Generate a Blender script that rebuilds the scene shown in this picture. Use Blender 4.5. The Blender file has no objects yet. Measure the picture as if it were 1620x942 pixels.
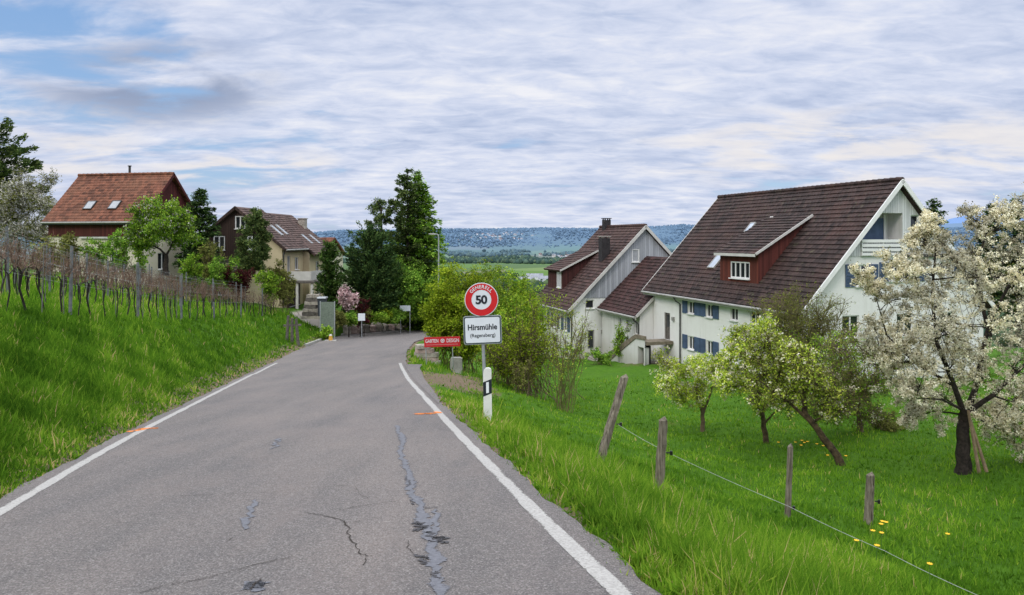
import bpy, bmesh, math, random
import numpy as np
from mathutils import Vector, Matrix
random.seed(7); rng = np.random.default_rng(11)
scene = bpy.context.scene
COL = scene.collection
PI = math.pi
# ------------------------------------------------------------------ picture <-> place helpers
FOC, HY, CX = 1170.0, 378.0, 810.0
def U(px): return (px-CX)/FOC
def Vv(py): return (py-HY)/FOC
def P(px, py, Y): return Vector((U(px)*Y, Y, -Vv(py)*Y))

# ------------------------------------------------------------------ object helpers
def tag(o, label=None, cat=None, group=None, kind=None):
    if label: o['label'] = label
    if cat: o['category'] = cat
    if group: o['group'] = group
    if kind: o['kind'] = kind
    return o
def thing(name, label, cat, loc=(0,0,0), rotz=0, group=None):
    o = bpy.data.objects.new(name, None); COL.objects.link(o)
    o.location = loc; o.rotation_euler = (0,0,rotz); o.empty_display_size = .3
    return tag(o, label, cat, group)
def copy_tree(o, parent=None):
    c = o.copy(); COL.objects.link(c)
    if parent is not None: c.parent = parent
    for ch in list(o.children): copy_tree(ch, c)
    return c
def link(name, me, mat, parent=None):
    ob = bpy.data.objects.new(name, me); COL.objects.link(ob)
    if mat is not None: me.materials.append(mat)
    if parent is not None: ob.parent = parent
    return ob
class MB:
    def __init__(s): s.v=[]; s.f=[]
    def poly(s, pts):
        n=len(s.v); s.v += [tuple(p) for p in pts]; s.f.append(tuple(range(n,n+len(pts))))
    def boxa(s, c, ax, ay, az):
        c,ax,ay,az=map(Vector,(c,ax,ay,az)); n=len(s.v)
        for k in (-1,1):
            for j in (-1,1):
                for i in (-1,1): s.v.append(tuple(c+ax*i+ay*j+az*k))
        for f in ((0,2,3,1),(4,5,7,6),(0,1,5,4),(2,6,7,3),(0,4,6,2),(1,3,7,5)): s.f.append(tuple(n+q for q in f))
    def box(s, x0,y0,z0,x1,y1,z1):
        s.boxa(((x0+x1)/2,(y0+y1)/2,(z0+z1)/2),((x1-x0)/2,0,0),(0,(y1-y0)/2,0),(0,0,(z1-z0)/2))
    def tube(s, pts, rad, sides=8, cap=True):
        pts=[Vector(p) for p in pts]; n0=len(s.v)
        if not hasattr(rad,'__len__'): rad=[rad]*len(pts)
        ref=None
        for i,p in enumerate(pts):
            d=(pts[min(i+1,len(pts)-1)]-pts[max(i-1,0)]).normalized()
            if ref is None:
                ref=Vector((0,0,1)) if abs(d.z)<.9 else Vector((1,0,0))
            a=(ref-d*ref.dot(d)).normalized(); b=d.cross(a); ref=a
            for k in range(sides):
                t=2*PI*k/sides; s.v.append(tuple(p+(a*math.cos(t)+b*math.sin(t))*rad[i]))
        for i in range(len(pts)-1):
            for k in range(sides):
                a0=n0+i*sides+k; a1=n0+i*sides+(k+1)%sides
                s.f.append((a0,a1,a1+sides,a0+sides))
        if cap:
            s.f.append(tuple(n0+k for k in range(sides))[::-1]); e=n0+(len(pts)-1)*sides
            s.f.append(tuple(e+k for k in range(sides)))
    def prism(s, outline, d):          # outline 3D loop, extruded by vector d
        n=len(outline); a=len(s.v); d=Vector(d)
        s.v += [tuple(p) for p in outline]+[tuple(Vector(p)+d) for p in outline]
        s.f.append(tuple(range(a,a+n))[::-1]); s.f.append(tuple(range(a+n,a+2*n)))
        for i in range(n): s.f.append((a+i,a+(i+1)%n,a+n+(i+1)%n,a+n+i))
    def build(s, name, mat, parent=None, smooth=False, fix=True):
        me=bpy.data.meshes.new(name); me.from_pydata(s.v,[],s.f)
        if fix:
            bm=bmesh.new(); bm.from_mesh(me); bmesh.ops.recalc_face_normals(bm,faces=bm.faces); bm.to_mesh(me); bm.free()
        if smooth: me.polygons.foreach_set('use_smooth',[True]*len(me.polygons))
        me.update(); return link(name, me, mat, parent)
def np_quads(name, V, Q, mat, parent=None, col=None, smooth=False):
    V=np.asarray(V,np.float32); Q=np.asarray(Q,np.int32)
    me=bpy.data.meshes.new(name); me.vertices.add(len(V)); me.loops.add(Q.size); me.polygons.add(len(Q))
    me.vertices.foreach_set('co',V.ravel()); me.loops.foreach_set('vertex_index',Q.ravel())
    me.polygons.foreach_set('loop_start',np.arange(0,Q.size,4,dtype=np.int32))
    me.polygons.foreach_set('loop_total',np.full(len(Q),4,np.int32))
    if smooth: me.polygons.foreach_set('use_smooth',np.ones(len(Q),bool))
    me.update(calc_edges=True)
    if col is not None:
        a=me.color_attributes.new('Col','FLOAT_COLOR','POINT')
        c=np.ones((len(V),4),np.float32); c[:,:col.shape[1]]=col; a.data.foreach_set('color',c.ravel())
    return link(name, me, mat, parent)

# ------------------------------------------------------------------ materials
def new_mat(name):
    m=bpy.data.materials.new(name); m.use_nodes=True; nt=m.node_tree; nt.nodes.clear()
    out=nt.nodes.new('ShaderNodeOutputMaterial'); return m,nt,out
def N(nt,t,**kw):
    n=nt.nodes.new(t)
    for k,v in kw.items(): setattr(n,k,v)
    return n
def math_(nt,op,a,b=None,clamp=False):
    n=N(nt,'ShaderNodeMath',operation=op,use_clamp=clamp)
    for i,x in enumerate((a,b)):
        if x is None: continue
        if isinstance(x,(int,float)): n.inputs[i].default_value=x
        else: nt.links.new(x,n.inputs[i])
    return n.outputs[0]
def noise(nt,vec,scale,detail=4,rough=.55):
    n=N(nt,'ShaderNodeTexNoise'); n.inputs['Scale'].default_value=scale; n.inputs['Detail'].default_value=detail
    n.inputs['Roughness'].default_value=rough
    if vec is not None: nt.links.new(vec,n.inputs['Vector'])
    return n.outputs['Fac']
def ramp(nt,fac,stops):
    r=N(nt,'ShaderNodeValToRGB'); e=r.color_ramp.elements
    while len(e)<len(stops): e.new(.5)
    for el,(p,c) in zip(e,stops):
        el.position=p; el.color=(*c,1) if len(c)==3 else c
    nt.links.new(fac,r.inputs[0]); return r.outputs[0]
def mixc(nt,fac,a,b,mode='MIX'):
    n=N(nt,'ShaderNodeMix',data_type='RGBA',blend_type=mode)
    for s,x in ((n.inputs[0],fac),(n.inputs[6],a),(n.inputs[7],b)):
        if isinstance(x,(int,float)): s.default_value=x
        elif isinstance(x,tuple): s.default_value=(*x,1) if len(x)==3 else x
        else: nt.links.new(x,s)
    return n.outputs[2]
def sstep(nt,x,a,b,lo=0.,hi=1.):
    n=N(nt,'ShaderNodeMapRange',interpolation_type='SMOOTHSTEP')
    nt.links.new(x,n.inputs[0]); n.inputs[1].default_value=a; n.inputs[2].default_value=b; n.inputs[3].default_value=lo; n.inputs[4].default_value=hi
    return n.outputs[0]
def objvec(nt,scale=None):
    tc=N(nt,'ShaderNodeTexCoord')
    if scale is None: return tc.outputs['Object']
    mp=N(nt,'ShaderNodeMapping'); mp.inputs['Scale'].default_value=scale; nt.links.new(tc.outputs['Object'],mp.inputs[0]); return mp.outputs[0]
def bump(nt,h,dist,strength=1.):
    b=N(nt,'ShaderNodeBump'); b.inputs['Distance'].default_value=dist; b.inputs['Strength'].default_value=strength
    nt.links.new(h,b.inputs['Height']); return b.outputs[0]
def principled(nt,out,col,rough=.8,nrm=None,metal=0,spec=.3):
    p=N(nt,'ShaderNodeBsdfPrincipled')
    if isinstance(col,tuple): p.inputs['Base Color'].default_value=(*col,1)
    else: nt.links.new(col,p.inputs['Base Color'])
    if isinstance(rough,(int,float)): p.inputs['Roughness'].default_value=rough
    else: nt.links.new(rough,p.inputs['Roughness'])
    p.inputs['Metallic'].default_value=metal; p.inputs['Specular IOR Level'].default_value=spec
    if nrm is not None: nt.links.new(nrm,p.inputs['Normal'])
    nt.links.new(p.outputs[0],out.inputs[0]); return p
def plain(name,c,rough=.7,var=.25,scale=3.,bumpd=.004,metal=0,spec=.3,fine=0.):
    m,nt,out=new_mat(name); v=objvec(nt)
    f=noise(nt,v,scale,5,.6)
    d=tuple(x*(1-var) for x in c); l=tuple(min(1,x*(1+var)) for x in c)
    col=ramp(nt,f,[(.3,d),(.7,l)])
    if fine: col=mixc(nt,fine,col,ramp(nt,noise(nt,v,scale*14,3,.7),[(.35,(.3,.3,.3)),(.65,(1,1,1))]),'MULTIPLY')
    principled(nt,out,col,rough,bump(nt,noise(nt,v,scale*8,3),bumpd) if bumpd else None,metal,spec); return m
def leaf(name,stops,trans=.35,spec=True):
    m,nt,out=new_mat(name)
    at=N(nt,'ShaderNodeAttribute',attribute_name='Col'); sp=N(nt,'ShaderNodeSeparateColor'); nt.links.new(at.outputs['Color'],sp.inputs[0])
    c=ramp(nt,sp.outputs[0],stops)
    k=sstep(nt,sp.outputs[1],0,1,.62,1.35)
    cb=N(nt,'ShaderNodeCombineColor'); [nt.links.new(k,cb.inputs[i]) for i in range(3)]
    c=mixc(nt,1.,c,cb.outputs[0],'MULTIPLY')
    d=N(nt,'ShaderNodeBsdfDiffuse'); t=N(nt,'ShaderNodeBsdfTranslucent'); nt.links.new(c,d.inputs[0]); nt.links.new(c,t.inputs[0])
    mx=N(nt,'ShaderNodeMixShader'); mx.inputs[0].default_value=trans; nt.links.new(d.outputs[0],mx.inputs[1]); nt.links.new(t.outputs[0],mx.inputs[2])
    nt.links.new(mx.outputs[0],out.inputs[0]); return m
def boards(name,c,width=.2,axis=0,var=.3,dark=.45):
    m,nt,out=new_mat(name); v=objvec(nt); sp=N(nt,'ShaderNodeSeparateXYZ'); nt.links.new(v,sp.inputs[0])
    x=math_(nt,'DIVIDE',sp.outputs[axis],width); fr=math_(nt,'FRACT',x); fl=math_(nt,'FLOOR',x)
    wn=N(nt,'ShaderNodeTexWhiteNoise',noise_dimensions='1D'); nt.links.new(fl,wn.inputs['W'])
    sc=[9,9,.8]; g=noise(nt,objvec(nt,tuple(sc)),1.5,5,.65)
    t=math_(nt,'ADD',math_(nt,'MULTIPLY',wn.outputs[0],.5),math_(nt,'MULTIPLY',g,.5))
    col=ramp(nt,t,[(.25,tuple(q*(1-var) for q in c)),(.75,tuple(min(1,q*(1+var)) for q in c))])
    gap=math_(nt,'LESS_THAN',math_(nt,'ABSOLUTE',math_(nt,'SUBTRACT',fr,.5)),.44)
    col=mixc(nt,gap,tuple(q*dark for q in c),col)
    principled(nt,out,col,.85,bump(nt,gap,.012)); return m
def tiles(name,c,patch,pw=.30,moss=.0):
    """roof tiles: the courses are real steps in the mesh, this adds the joints and the weathering"""
    m,nt,out=new_mat(name); v=objvec(nt); sp=N(nt,'ShaderNodeSeparateXYZ'); nt.links.new(v,sp.inputs[0])
    row=math_(nt,'FLOOR',math_(nt,'DIVIDE',sp.outputs[2],.24))
    off=math_(nt,'MULTIPLY',math_(nt,'MODULO',row,2.),.5)
    x=math_(nt,'ADD',math_(nt,'DIVIDE',sp.outputs[1],pw),off); fr=math_(nt,'FRACT',x); fl=math_(nt,'FLOOR',x)
    cb=N(nt,'ShaderNodeCombineXYZ'); nt.links.new(fl,cb.inputs[0]); nt.links.new(row,cb.inputs[1])
    wn=N(nt,'ShaderNodeTexWhiteNoise',noise_dimensions='2D'); nt.links.new(cb.outputs[0],wn.inputs['Vector'])
    col=ramp(nt,wn.outputs[0],[(0,tuple(q*.5 for q in c)),(.5,c),(1,tuple(q*1.6 for q in c))])
    col=mixc(nt,sstep(nt,noise(nt,v,.35,5,.6),.45,.72,0,.75),col,patch)
    col=mixc(nt,sstep(nt,noise(nt,v,1.6,4,.7),.5,.8,0,.5),col,tuple(q*.4 for q in c))
    if moss: col=mixc(nt,sstep(nt,noise(nt,v,2.3,6,.75),.55,.75,0,moss),col,(.12,.12,.06))
    rnd=math_(nt,'MULTIPLY',fr,2*PI); h=math_(nt,'COSINE',rnd)
    joint=math_(nt,'LESS_THAN',fr,.06)
    col=mixc(nt,math_(nt,'MULTIPLY',joint,.6),col,tuple(q*.25 for q in c))
    principled(nt,out,col,.8,bump(nt,h,.012),spec=.25); return m

M={}
def asphalt_mat():
    m,nt,out=new_mat('asphalt'); v=objvec(nt)
    fine=noise(nt,v,75,3,.75); mid=noise(nt,v,22,4,.7); big=noise(nt,v,.35,4,.6)
    tracks=noise(nt,objvec(nt,(1.1,.09,1)),1.2,4,.6)
    base=ramp(nt,fine,[(.28,(.064,.059,.056)),(.5,(.142,.135,.128)),(.72,(.265,.250,.238))])
    base=mixc(nt,.75,base,ramp(nt,mid,[(.3,(.72,.72,.74)),(.7,(1.18,1.14,1.12))]),'MULTIPLY')
    base=mixc(nt,1.,base,ramp(nt,tracks,[(.3,(.80,.80,.82)),(.7,(1.14,1.08,1.06))]),'MULTIPLY')
    base=mixc(nt,1.,base,ramp(nt,big,[(.3,(.9,.9,.92)),(.7,(1.07,1.04,1.02))]),'MULTIPLY')
    base=mixc(nt,sstep(nt,noise(nt,objvec(nt,(1,.5,1)),1.1,5,.65),.5,.68,0,.35),base,(.175,.146,.133))
    base=mixc(nt,sstep(nt,noise(nt,objvec(nt,(1,.45,1)),2.3,6,.7),.58,.74,0,.45),base,(.105,.095,.092))
    vo=N(nt,'ShaderNodeTexVoronoi'); vo.inputs['Scale'].default_value=95; nt.links.new(v,vo.inputs['Vector'])
    wn=N(nt,'ShaderNodeSeparateColor'); nt.links.new(vo.outputs['Color'],wn.inputs[0])
    base=mixc(nt,math_(nt,'MULTIPLY',math_(nt,'GREATER_THAN',wn.outputs[0],.90),.35),base,(.36,.34,.32))
    principled(nt,out,base,.88,bump(nt,fine,.012,.8),spec=.25); return m
M['asphalt']=asphalt_mat()
def worn(name,c,under,thr=.44):
    m,nt,out=new_mat(name); v=objvec(nt)
    f=math_(nt,'ADD',math_(nt,'MULTIPLY',noise(nt,v,26,5,.75),.65),math_(nt,'MULTIPLY',noise(nt,v,2.2,3),.35))
    col=mixc(nt,sstep(nt,f,thr-.05,thr+.05),under,c)
    col=mixc(nt,.5,col,ramp(nt,noise(nt,v,60,3,.7),[(.3,(.6,.6,.6)),(.65,(1,1,1))]),'MULTIPLY')
    principled(nt,out,col,.8,bump(nt,noise(nt,v,60,3),.004)); return m
def decal(name,c,rough=.8,edge=.62,rag=1.3,sc=16.,hole=0.,spec=.25):
    m,nt,out=new_mat(name); v=objvec(nt)
    at=N(nt,'ShaderNodeAttribute',attribute_name='Col'); sp=N(nt,'ShaderNodeSeparateColor'); nt.links.new(at.outputs['Color'],sp.inputs[0])
    f=noise(nt,v,sc,6,.72); g=noise(nt,v,sc*.12,3,.6)
    e=math_(nt,'ADD',sp.outputs[0],math_(nt,'MULTIPLY',math_(nt,'SUBTRACT',f,.5),rag))
    if hole: e=math_(nt,'ADD',e,math_(nt,'MULTIPLY',math_(nt,'ADD',math_(nt,'SUBTRACT',noise(nt,v,sc*3.3,4,.75),.5),math_(nt,'MULTIPLY',math_(nt,'SUBTRACT',g,.5),.8)),hole))
    k=sstep(nt,e,edge-.10,edge+.10,1,0)
    col=ramp(nt,noise(nt,v,sc*3,4,.7),[(.3,tuple(q*.68 for q in c)),(.7,tuple(min(1,q*1.25) for q in c))])
    p=N(nt,'ShaderNodeBsdfPrincipled'); nt.links.new(col,p.inputs['Base Color']); p.inputs['Roughness'].default_value=rough; p.inputs['Specular IOR Level'].default_value=spec
    nt.links.new(bump(nt,noise(nt,v,60,3),.004),p.inputs['Normal'])
    t=N(nt,'ShaderNodeBsdfTransparent'); mx=N(nt,'ShaderNodeMixShader'); nt.links.new(k,mx.inputs[0]); nt.links.new(t.outputs[0],mx.inputs[1]); nt.links.new(p.outputs[0],mx.inputs[2]); nt.links.new(mx.outputs[0],out.inputs[0]); return m
M['line']=decal('road_paint_white',(.34,.325,.305),.8,.95,.55,14.,1.7)
M['orange']=decal('spray_paint_orange',(.80,.24,.05),.8,.6,1.5,14.,.8)
M['tar']=decal('tar_sealant',(.118,.118,.132),.55,.52,1.7,9.,1.0,.35)
M['tardark']=decal('tar_dark',(.045,.041,.043),.55,.48,1.7,14.,.6,.4)
M['crack']=decal('crack_dirt',(.05,.042,.037),.95,.48,1.2,22.,.9,.1)
def ground_mat():
    m,nt,out=new_mat('turf_and_soil'); v=objvec(nt)
    at=N(nt,'ShaderNodeAttribute',attribute_name='Col'); sp=N(nt,'ShaderNodeSeparateColor'); nt.links.new(at.outputs['Color'],sp.inputs[0])
    g=mixc(nt,noise(nt,v,.5,5,.65),(.036,.100,.007),(.10,.21,.012))
    g=mixc(nt,sstep(nt,noise(nt,v,5,5,.75),.3,.75,0,.7),g,(.030,.085,.007))
    g=mixc(nt,sstep(nt,noise(nt,v,1.3,4,.7),.6,.78,0,.55),g,(.12,.12,.03))
    s=mixc(nt,noise(nt,v,9,5,.75),(.06,.040,.024),(.27,.21,.145))
    nz=noise(nt,v,6,5,.7)
    k=sstep(nt,math_(nt,'ADD',sp.outputs[0],math_(nt,'MULTIPLY',math_(nt,'SUBTRACT',nz,.5),.9)),.35,.65)
    col=mixc(nt,k,g,s)
    gr=mixc(nt,noise(nt,v,14,4,.7),(.25,.22,.19),(.42,.38,.33))
    col=mixc(nt,sstep(nt,sp.outputs[1],.4,.6),col,gr)
    principled(nt,out,col,.95,bump(nt,noise(nt,v,14,5,.75),.06),spec=.1); return m
M['ground']=ground_mat()
def plaster(name,c,dirt=.35):
    m,nt,out=new_mat(name); v=objvec(nt); st=noise(nt,objvec(nt,(1.6,1.6,.12)),1.4,5,.65); bl=noise(nt,v,.7,5,.65); sp=N(nt,'ShaderNodeSeparateXYZ'); nt.links.new(v,sp.inputs[0])
    col=mixc(nt,sstep(nt,st,.48,.75,0,dirt),c,(c[0]*.66,c[1]*.65,c[2]*.60)); col=mixc(nt,sstep(nt,bl,.45,.75,0,dirt*.8),col,(c[0]*.78,c[1]*.77,c[2]*.74))
    low=math_(nt,'ADD',sp.outputs[2],math_(nt,'MULTIPLY',math_(nt,'SUBTRACT',bl,.5),1.2)); col=mixc(nt,sstep(nt,low,.9,-.2,0,.55),col,(c[0]*.55,c[1]*.54,c[2]*.45))
    principled(nt,out,col,.92,bump(nt,noise(nt,v,22,4,.7),.01),spec=.1); return m
M['plaster']=plaster('white_plaster',(.73,.72,.69))
M['plaster_grey']=plaster('grey_white_plaster',(.60,.59,.57),.5)
M['cream']=plain('cream_plaster',(.52,.43,.28),.9,.10,.5,.006,spec=.15)
M['cream_pale']=plain('pale_cream_plaster',(.55,.50,.39),.9,.12,.5,.006,spec=.15)
M['clad_white']=boards('white_boarding',(.60,.60,.60),.16,0,.12,.55)
M['clad_grey']=boards('weathered_grey_boarding',(.36,.37,.40),.2,0,.20,.65)
M['clad_red']=boards('red_shingles',(.115,.027,.017),.14,1,.3,.6)
M['clad_bx']=boards('maroon_shingles_cheek',(.058,.018,.016),.14,0,.3,.6)
M['clad_b']=boards('maroon_shingles',(.065,.02,.017),.14,1,.3,.6)
M['clad_redx']=boards('red_shingles_cheek',(.090,.022,.017),.14,0,.3,.6)
M['clad_maroon']=boards('maroon_boarding',(.075,.018,.014),.2,1,.3,.5)
M['clad_maroonx']=boards('maroon_gable_boarding',(.075,.016,.014),.2,0,.3,.5)
M['clad_brown']=boards('dark_brown_boarding',(.055,.033,.026),.2,0,.35,.45)
M['tile_dark']=tiles('dark_brown_tiles',(.034,.020,.0175),(.072,.034,.027),.30,.6)
M['tile_wing']=tiles('maroon_brown_tiles',(.042,.0195,.018),(.072,.030,.026),.30,.45)
M['tile_b']=tiles('worn_brown_tiles',(.052,.027,.0235),(.080,.045,.035),.30,.45)
M['tile_red']=tiles('red_clay_tiles',(.135,.050,.028),(.175,.075,.042),.30,.25)
M['tile_brown']=tiles('brown_tiles',(.085,.052,.044),(.12,.075,.06),.30,.3)
M['wht']=plain('white_painted_wood',(.72,.71,.69),.6,.06,2,.002)
M['trim']=plain('greyed_white_trim',(.52,.50,.47),.7,.12,2,.003)
M['blue']=plain('blue_painted_shutter',(.062,.095,.165),.65,.25,2,.003)
M['glass']=plain('dark_window_glass',(.018,.021,.025),.06,.3,1.2,0,spec=.6)
M['skyglass']=plain('skylight_glass',(.34,.385,.45),.12,.2,1.5,0,spec=.6)
M['curtain']=plain('pale_blind',(.34,.35,.37),.8,.15,6,.003)
M['gutter']=plain('grey_gutter',(.30,.29,.27),.5,.2,2,.002,spec=.4)
M['pipe']=plain('dark_downpipe',(.035,.033,.033),.5,.2,2,.002,spec=.4)
M['chim']=plain('dark_chimney_slate',(.03,.026,.028),.8,.3,4,.01)
M['chimcap']=plain('pale_chimney_cap',(.38,.35,.32),.8,.2,4,.005)
M['stone']=plain('rough_stone',(.40,.355,.30),.9,.45,2.2,.04,fine=.5)
M['pinkstone']=plain('pinkish_stone',(.45,.34,.30),.9,.4,2.2,.04,fine=.5)
M['steps']=plain('old_stone_steps',(.20,.165,.12),.95,.4,3,.02,fine=.4)
def post_mat():
    m,nt,out=new_mat('weathered_post_wood'); v=objvec(nt,(1,1,.07)); f=noise(nt,v,34,5,.7); g=noise(nt,objvec(nt),5,4,.6)
    c=ramp(nt,f,[(.32,(.035,.028,.022)),(.45,(.17,.145,.115)),(.7,(.34,.30,.245))]); c=mixc(nt,.7,c,ramp(nt,g,[(.3,(.55,.55,.52)),(.7,(1.1,1.08,1.0))]),'MULTIPLY')
    principled(nt,out,c,.95,bump(nt,f,.03),spec=.1); return m
M['post_wood']=post_mat()
M['stake_wood']=plain('brown_stake_wood',(.25,.18,.115),.9,.35,6,.01,fine=.4)
M['vine_post']=plain('grey_vine_post',(.145,.155,.155),.7,.4,5,.006,fine=.3)
M['vine_stake']=plain('pale_vine_stake',(.15,.145,.13),.8,.35,5,.004)
M['wire']=plain('fence_wire',(.34,.35,.33),.5,.2,9,0)
M['insul']=plain('black_insulator',(.012,.012,.012),.4,.2,9,0)
M['galv']=plain('galvanised_steel',(.34,.355,.37),.55,.18,6,.002,metal=.35)
M['sign_white']=plain('sign_white',(.66,.69,.73),.5,.05,5,0)
M['sign_red']=plain('sign_red',(.56,.018,.022),.45,.08,5,0)
M['sign_black']=plain('sign_black',(.016,.02,.028),.5,.1,9,0)
M['sign_edge']=plain('sign_frame_dark',(.035,.06,.062),.5,.1,9,0)
M['refl']=plain('reflector_white',(.75,.77,.80),.25,.05,9,0,spec=.6)
M['delin']=plain('white_plastic_post',(.70,.70,.66),.55,.10,6,.001,fine=.12)
M['banner']=plain('red_banner',(.50,.020,.028),.5,.08,5,0)
M['bark']=plain('tree_bark',(.075,.058,.045),.95,.5,7,.03,fine=.55)
M['bark_dark']=plain('dark_bark',(.058,.044,.037),.95,.7,11,.05,fine=.8)
M['bark_moss']=plain('mossy_bark',(.125,.088,.045),.95,.75,9,.05,fine=.8)
M['twig']=plain('brown_twig',(.125,.088,.056),.9,.35,5,0)
M['twig_olive']=plain('olive_twig',(.13,.115,.045),.9,.35,5,0)
M['cane']=plain('pinkish_cane',(.145,.090,.062),.85,.4,6,0)
M['vine_bark']=plain('vine_trunk_bark',(.032,.026,.022),.95,.5,12,.01,fine=.4)
M['bin']=plain('dark_bin_plastic',(.035,.04,.05),.5,.2,3,0)
M['green_mesh']=plain('green_grey_screen',(.17,.205,.165),.7,.25,7,.01,fine=.3)
M['yellow']=plain('yellow_paint',(.62,.34,.06),.6,.25,4,0)
M['concrete']=plain('pale_concrete',(.36,.35,.32),.9,.25,3,.01,fine=.3)
M['timber']=plain('grey_timber',(.13,.115,.10),.9,.4,6,.01,fine=.4)
M['petal_y']=plain('yellow_petal',(.75,.42,.02),.7,.15,9,0)
M['stem']=plain('flower_stem',(.06,.14,.02),.8,.2,9,0)
# foliage
G=lambda *c:c
M['l_grass']=leaf('grass_blade',[(0,G(0.0311,0.0850,0.0072)),(.45,G(0.0867,0.1913,0.0144)),(.8,G(0.1819,0.3048,0.0252)),(.93,G(0.2772,0.3402,0.0450)),(1,G(0.5199,0.3684,0.1800))],.5)
M['l_spring']=leaf('spring_leaf',[(0,G(0.0734,0.1655,0.0176)),(.5,G(0.1837,0.3309,0.0310)),(1,G(0.4163,0.5514,0.0664))],.4)
M['l_yellow']=leaf('yellow_green_leaf',[(0,G(0.0903,0.1529,0.0115)),(.5,G(0.2164,0.3076,0.0174)),(1,G(0.4138,0.4845,0.0432))],.4)
M['l_fresh']=leaf('pear_leaf',[(0,G(0.1492,0.2382,0.0291)),(.5,G(0.3525,0.4766,0.0486)),(1,G(0.7049,0.7387,0.1212))],.4)
M['l_olive']=leaf('olive_leaf',[(0,G(0.0756,0.0907,0.0259)),(.5,G(0.1728,0.1836,0.0475)),(1,G(0.3024,0.3024,0.0864))],.35)
M['l_bronze']=leaf('bronze_young_leaf',[(0,G(.06,.055,.02)),(.5,G(.12,.115,.035)),(1,G(.19,.19,.05))],.4)
M['l_dark']=leaf('dark_needles',[(0,G(0.0175,0.0396,0.0157)),(.5,G(0.0470,0.0905,0.0287)),(1,G(0.1234,0.1839,0.0522))],.15)
M['l_mid']=leaf('mid_needles',[(0,G(0.0195,0.0468,0.0117)),(.5,G(0.0507,0.1053,0.0234)),(1,G(0.1268,0.1911,0.0429))],.2)
M['l_ivy']=leaf('deep_green_leaf',[(0,G(0.0550,0.1209,0.0189)),(.5,G(0.1375,0.2739,0.0315)),(1,G(0.3437,0.5039,0.0692))],.2)
M['l_pine']=leaf('pine_needles',[(0,G(0.0294,0.0546,0.0210)),(.5,G(0.0798,0.1218,0.0378)),(1,G(0.1784,0.2204,0.0630))],.2)
M['l_red']=leaf('dark_red_leaf',[(0,G(.025,.008,.009)),(.5,G(.07,.018,.02)),(1,G(.13,.04,.035))],.3)
M['b_white']=leaf('white_blossom',[(0,G(0.4769,0.4339,0.2927)),(.5,G(0.7632,0.6964,0.5173)),(1,G(0.8370,0.8280,0.6831))],.35)
M['b_grey']=leaf('far_white_blossom',[(0,G(0.2210,0.2158,0.1825)),(.5,G(0.4420,0.4208,0.3650)),(1,G(0.6851,0.6474,0.5678))],.3)
M['b_pink']=leaf('pink_blossom',[(0,G(0.3400,0.2040,0.2125)),(.5,G(0.5270,0.3655,0.3655)),(1,G(0.6630,0.5270,0.5100))],.3)
M['l_far']=leaf('valley_wood',[(0,G(.022,.040,.034)),(.5,G(.036,.062,.046)),(1,G(.062,.090,.052))],.0)

# ------------------------------------------------------------------ terrain functions
_Y=np.arange(-60,400,.25)
def _slope(y):
    return np.interp(y,[-60,28,36,58,64,88,120,400],[-.119,-.119,-.092,-.092,-.08,-.08,-.30,-.30])
_Z=np.concatenate([[0],np.cumsum((_slope(_Y[1:])+_slope(_Y[:-1]))/2*.25)])
_Z=_Z-np.interp(0,_Y,_Z)-1.65
def zr(y): return np.interp(y,_Y,_Z)
def hitroad(px,py):
    v=Vv(py); a,b=2.,130.
    for _ in range(60):
        m=(a+b)/2
        if zr(m)+v*m<0: a=m
        else: b=m
    return U(px)*a,a
LL=[(0,812),(122,738),(215,686),(300,643),(359,613),(424,580),(470,557),(515,539),(545,530),(600,525),(680,520),(730,516)]
RR=[(983,937),(886,850),(804.5,767),(723,684),(683,641),(646,600.6),(633,576),(636,556),(650,541),(684,530),(740,525)]
Lp=[hitroad(*p) for p in LL]; Rp=[hitroad(*p) for p in RR]
Lp=[(Lp[0][0]+.23*(Lp[0][1]+30),-30.)]+Lp; Rp=[(Rp[0][0]+.2*(Rp[0][1]+30),-30.)]+Rp
Lp.append((Lp[-1][0]+9,Lp[-1][1]+6)); Rp.append((Rp[-1][0]+9,Rp[-1][1]+6))
def smooth_interp(pts):
    ys=np.array([p[1] for p in pts]); xs=np.array([p[0] for p in pts])
    yy=np.arange(-30,100,.25); xx=np.interp(yy,ys,xs); k=np.hanning(15); k/=k.sum()
    xs2=np.convolve(np.pad(xx,7,mode='edge'),k,mode='valid')
    return lambda y: np.interp(y,yy,xs2)
xl=smooth_interp(Lp); xr=smooth_interp(Rp)
def bumps(x,y):
    return (.05*np.sin(.9*x+1.3*y)+.05*np.sin(1.7*x-.8*y+2)+.035*np.sin(2.9*x+2.3*y+1)+.03*np.sin(4.1*y-3.2*x))
def T(x,y):
    x=np.asarray(x,float); y=np.asarray(y,float)
    z0=zr(y); a=xl(y)-.20; b=xr(y)+.24
    dl=np.clip(a-x,0,None); dr=np.clip(x-b,0,None)
    up=np.interp(dl,[0,.25,.6,3.7,22,45,120],[-.03,.03,.10,1.90,5.6,8.4,12.0])
    far=np.interp(y,[48,62,90,130],[1,.92,.75,.4]); up=up*np.where(dl>1,far,1)
    down=np.interp(dr,[0,.45,1.0,2.5,5.2,7,12,20,40,110],[-.03,-.02,-.28,-.88,-1.5,-1.74,-1.78,-1.3,-1.6,-7])
    lay=np.exp(-((y-29)/7)**2)*np.exp(-((dr-2)/3)**2); down=down*(1-.55*lay)
    soft=np.clip((dl+dr-.3)/2,0,1)
    return z0+np.where(dl>0,up,np.where(dr>0,down,-.07))+bumps(x,y)*soft
def Tz(x,y): return float(T(x,y))
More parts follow.
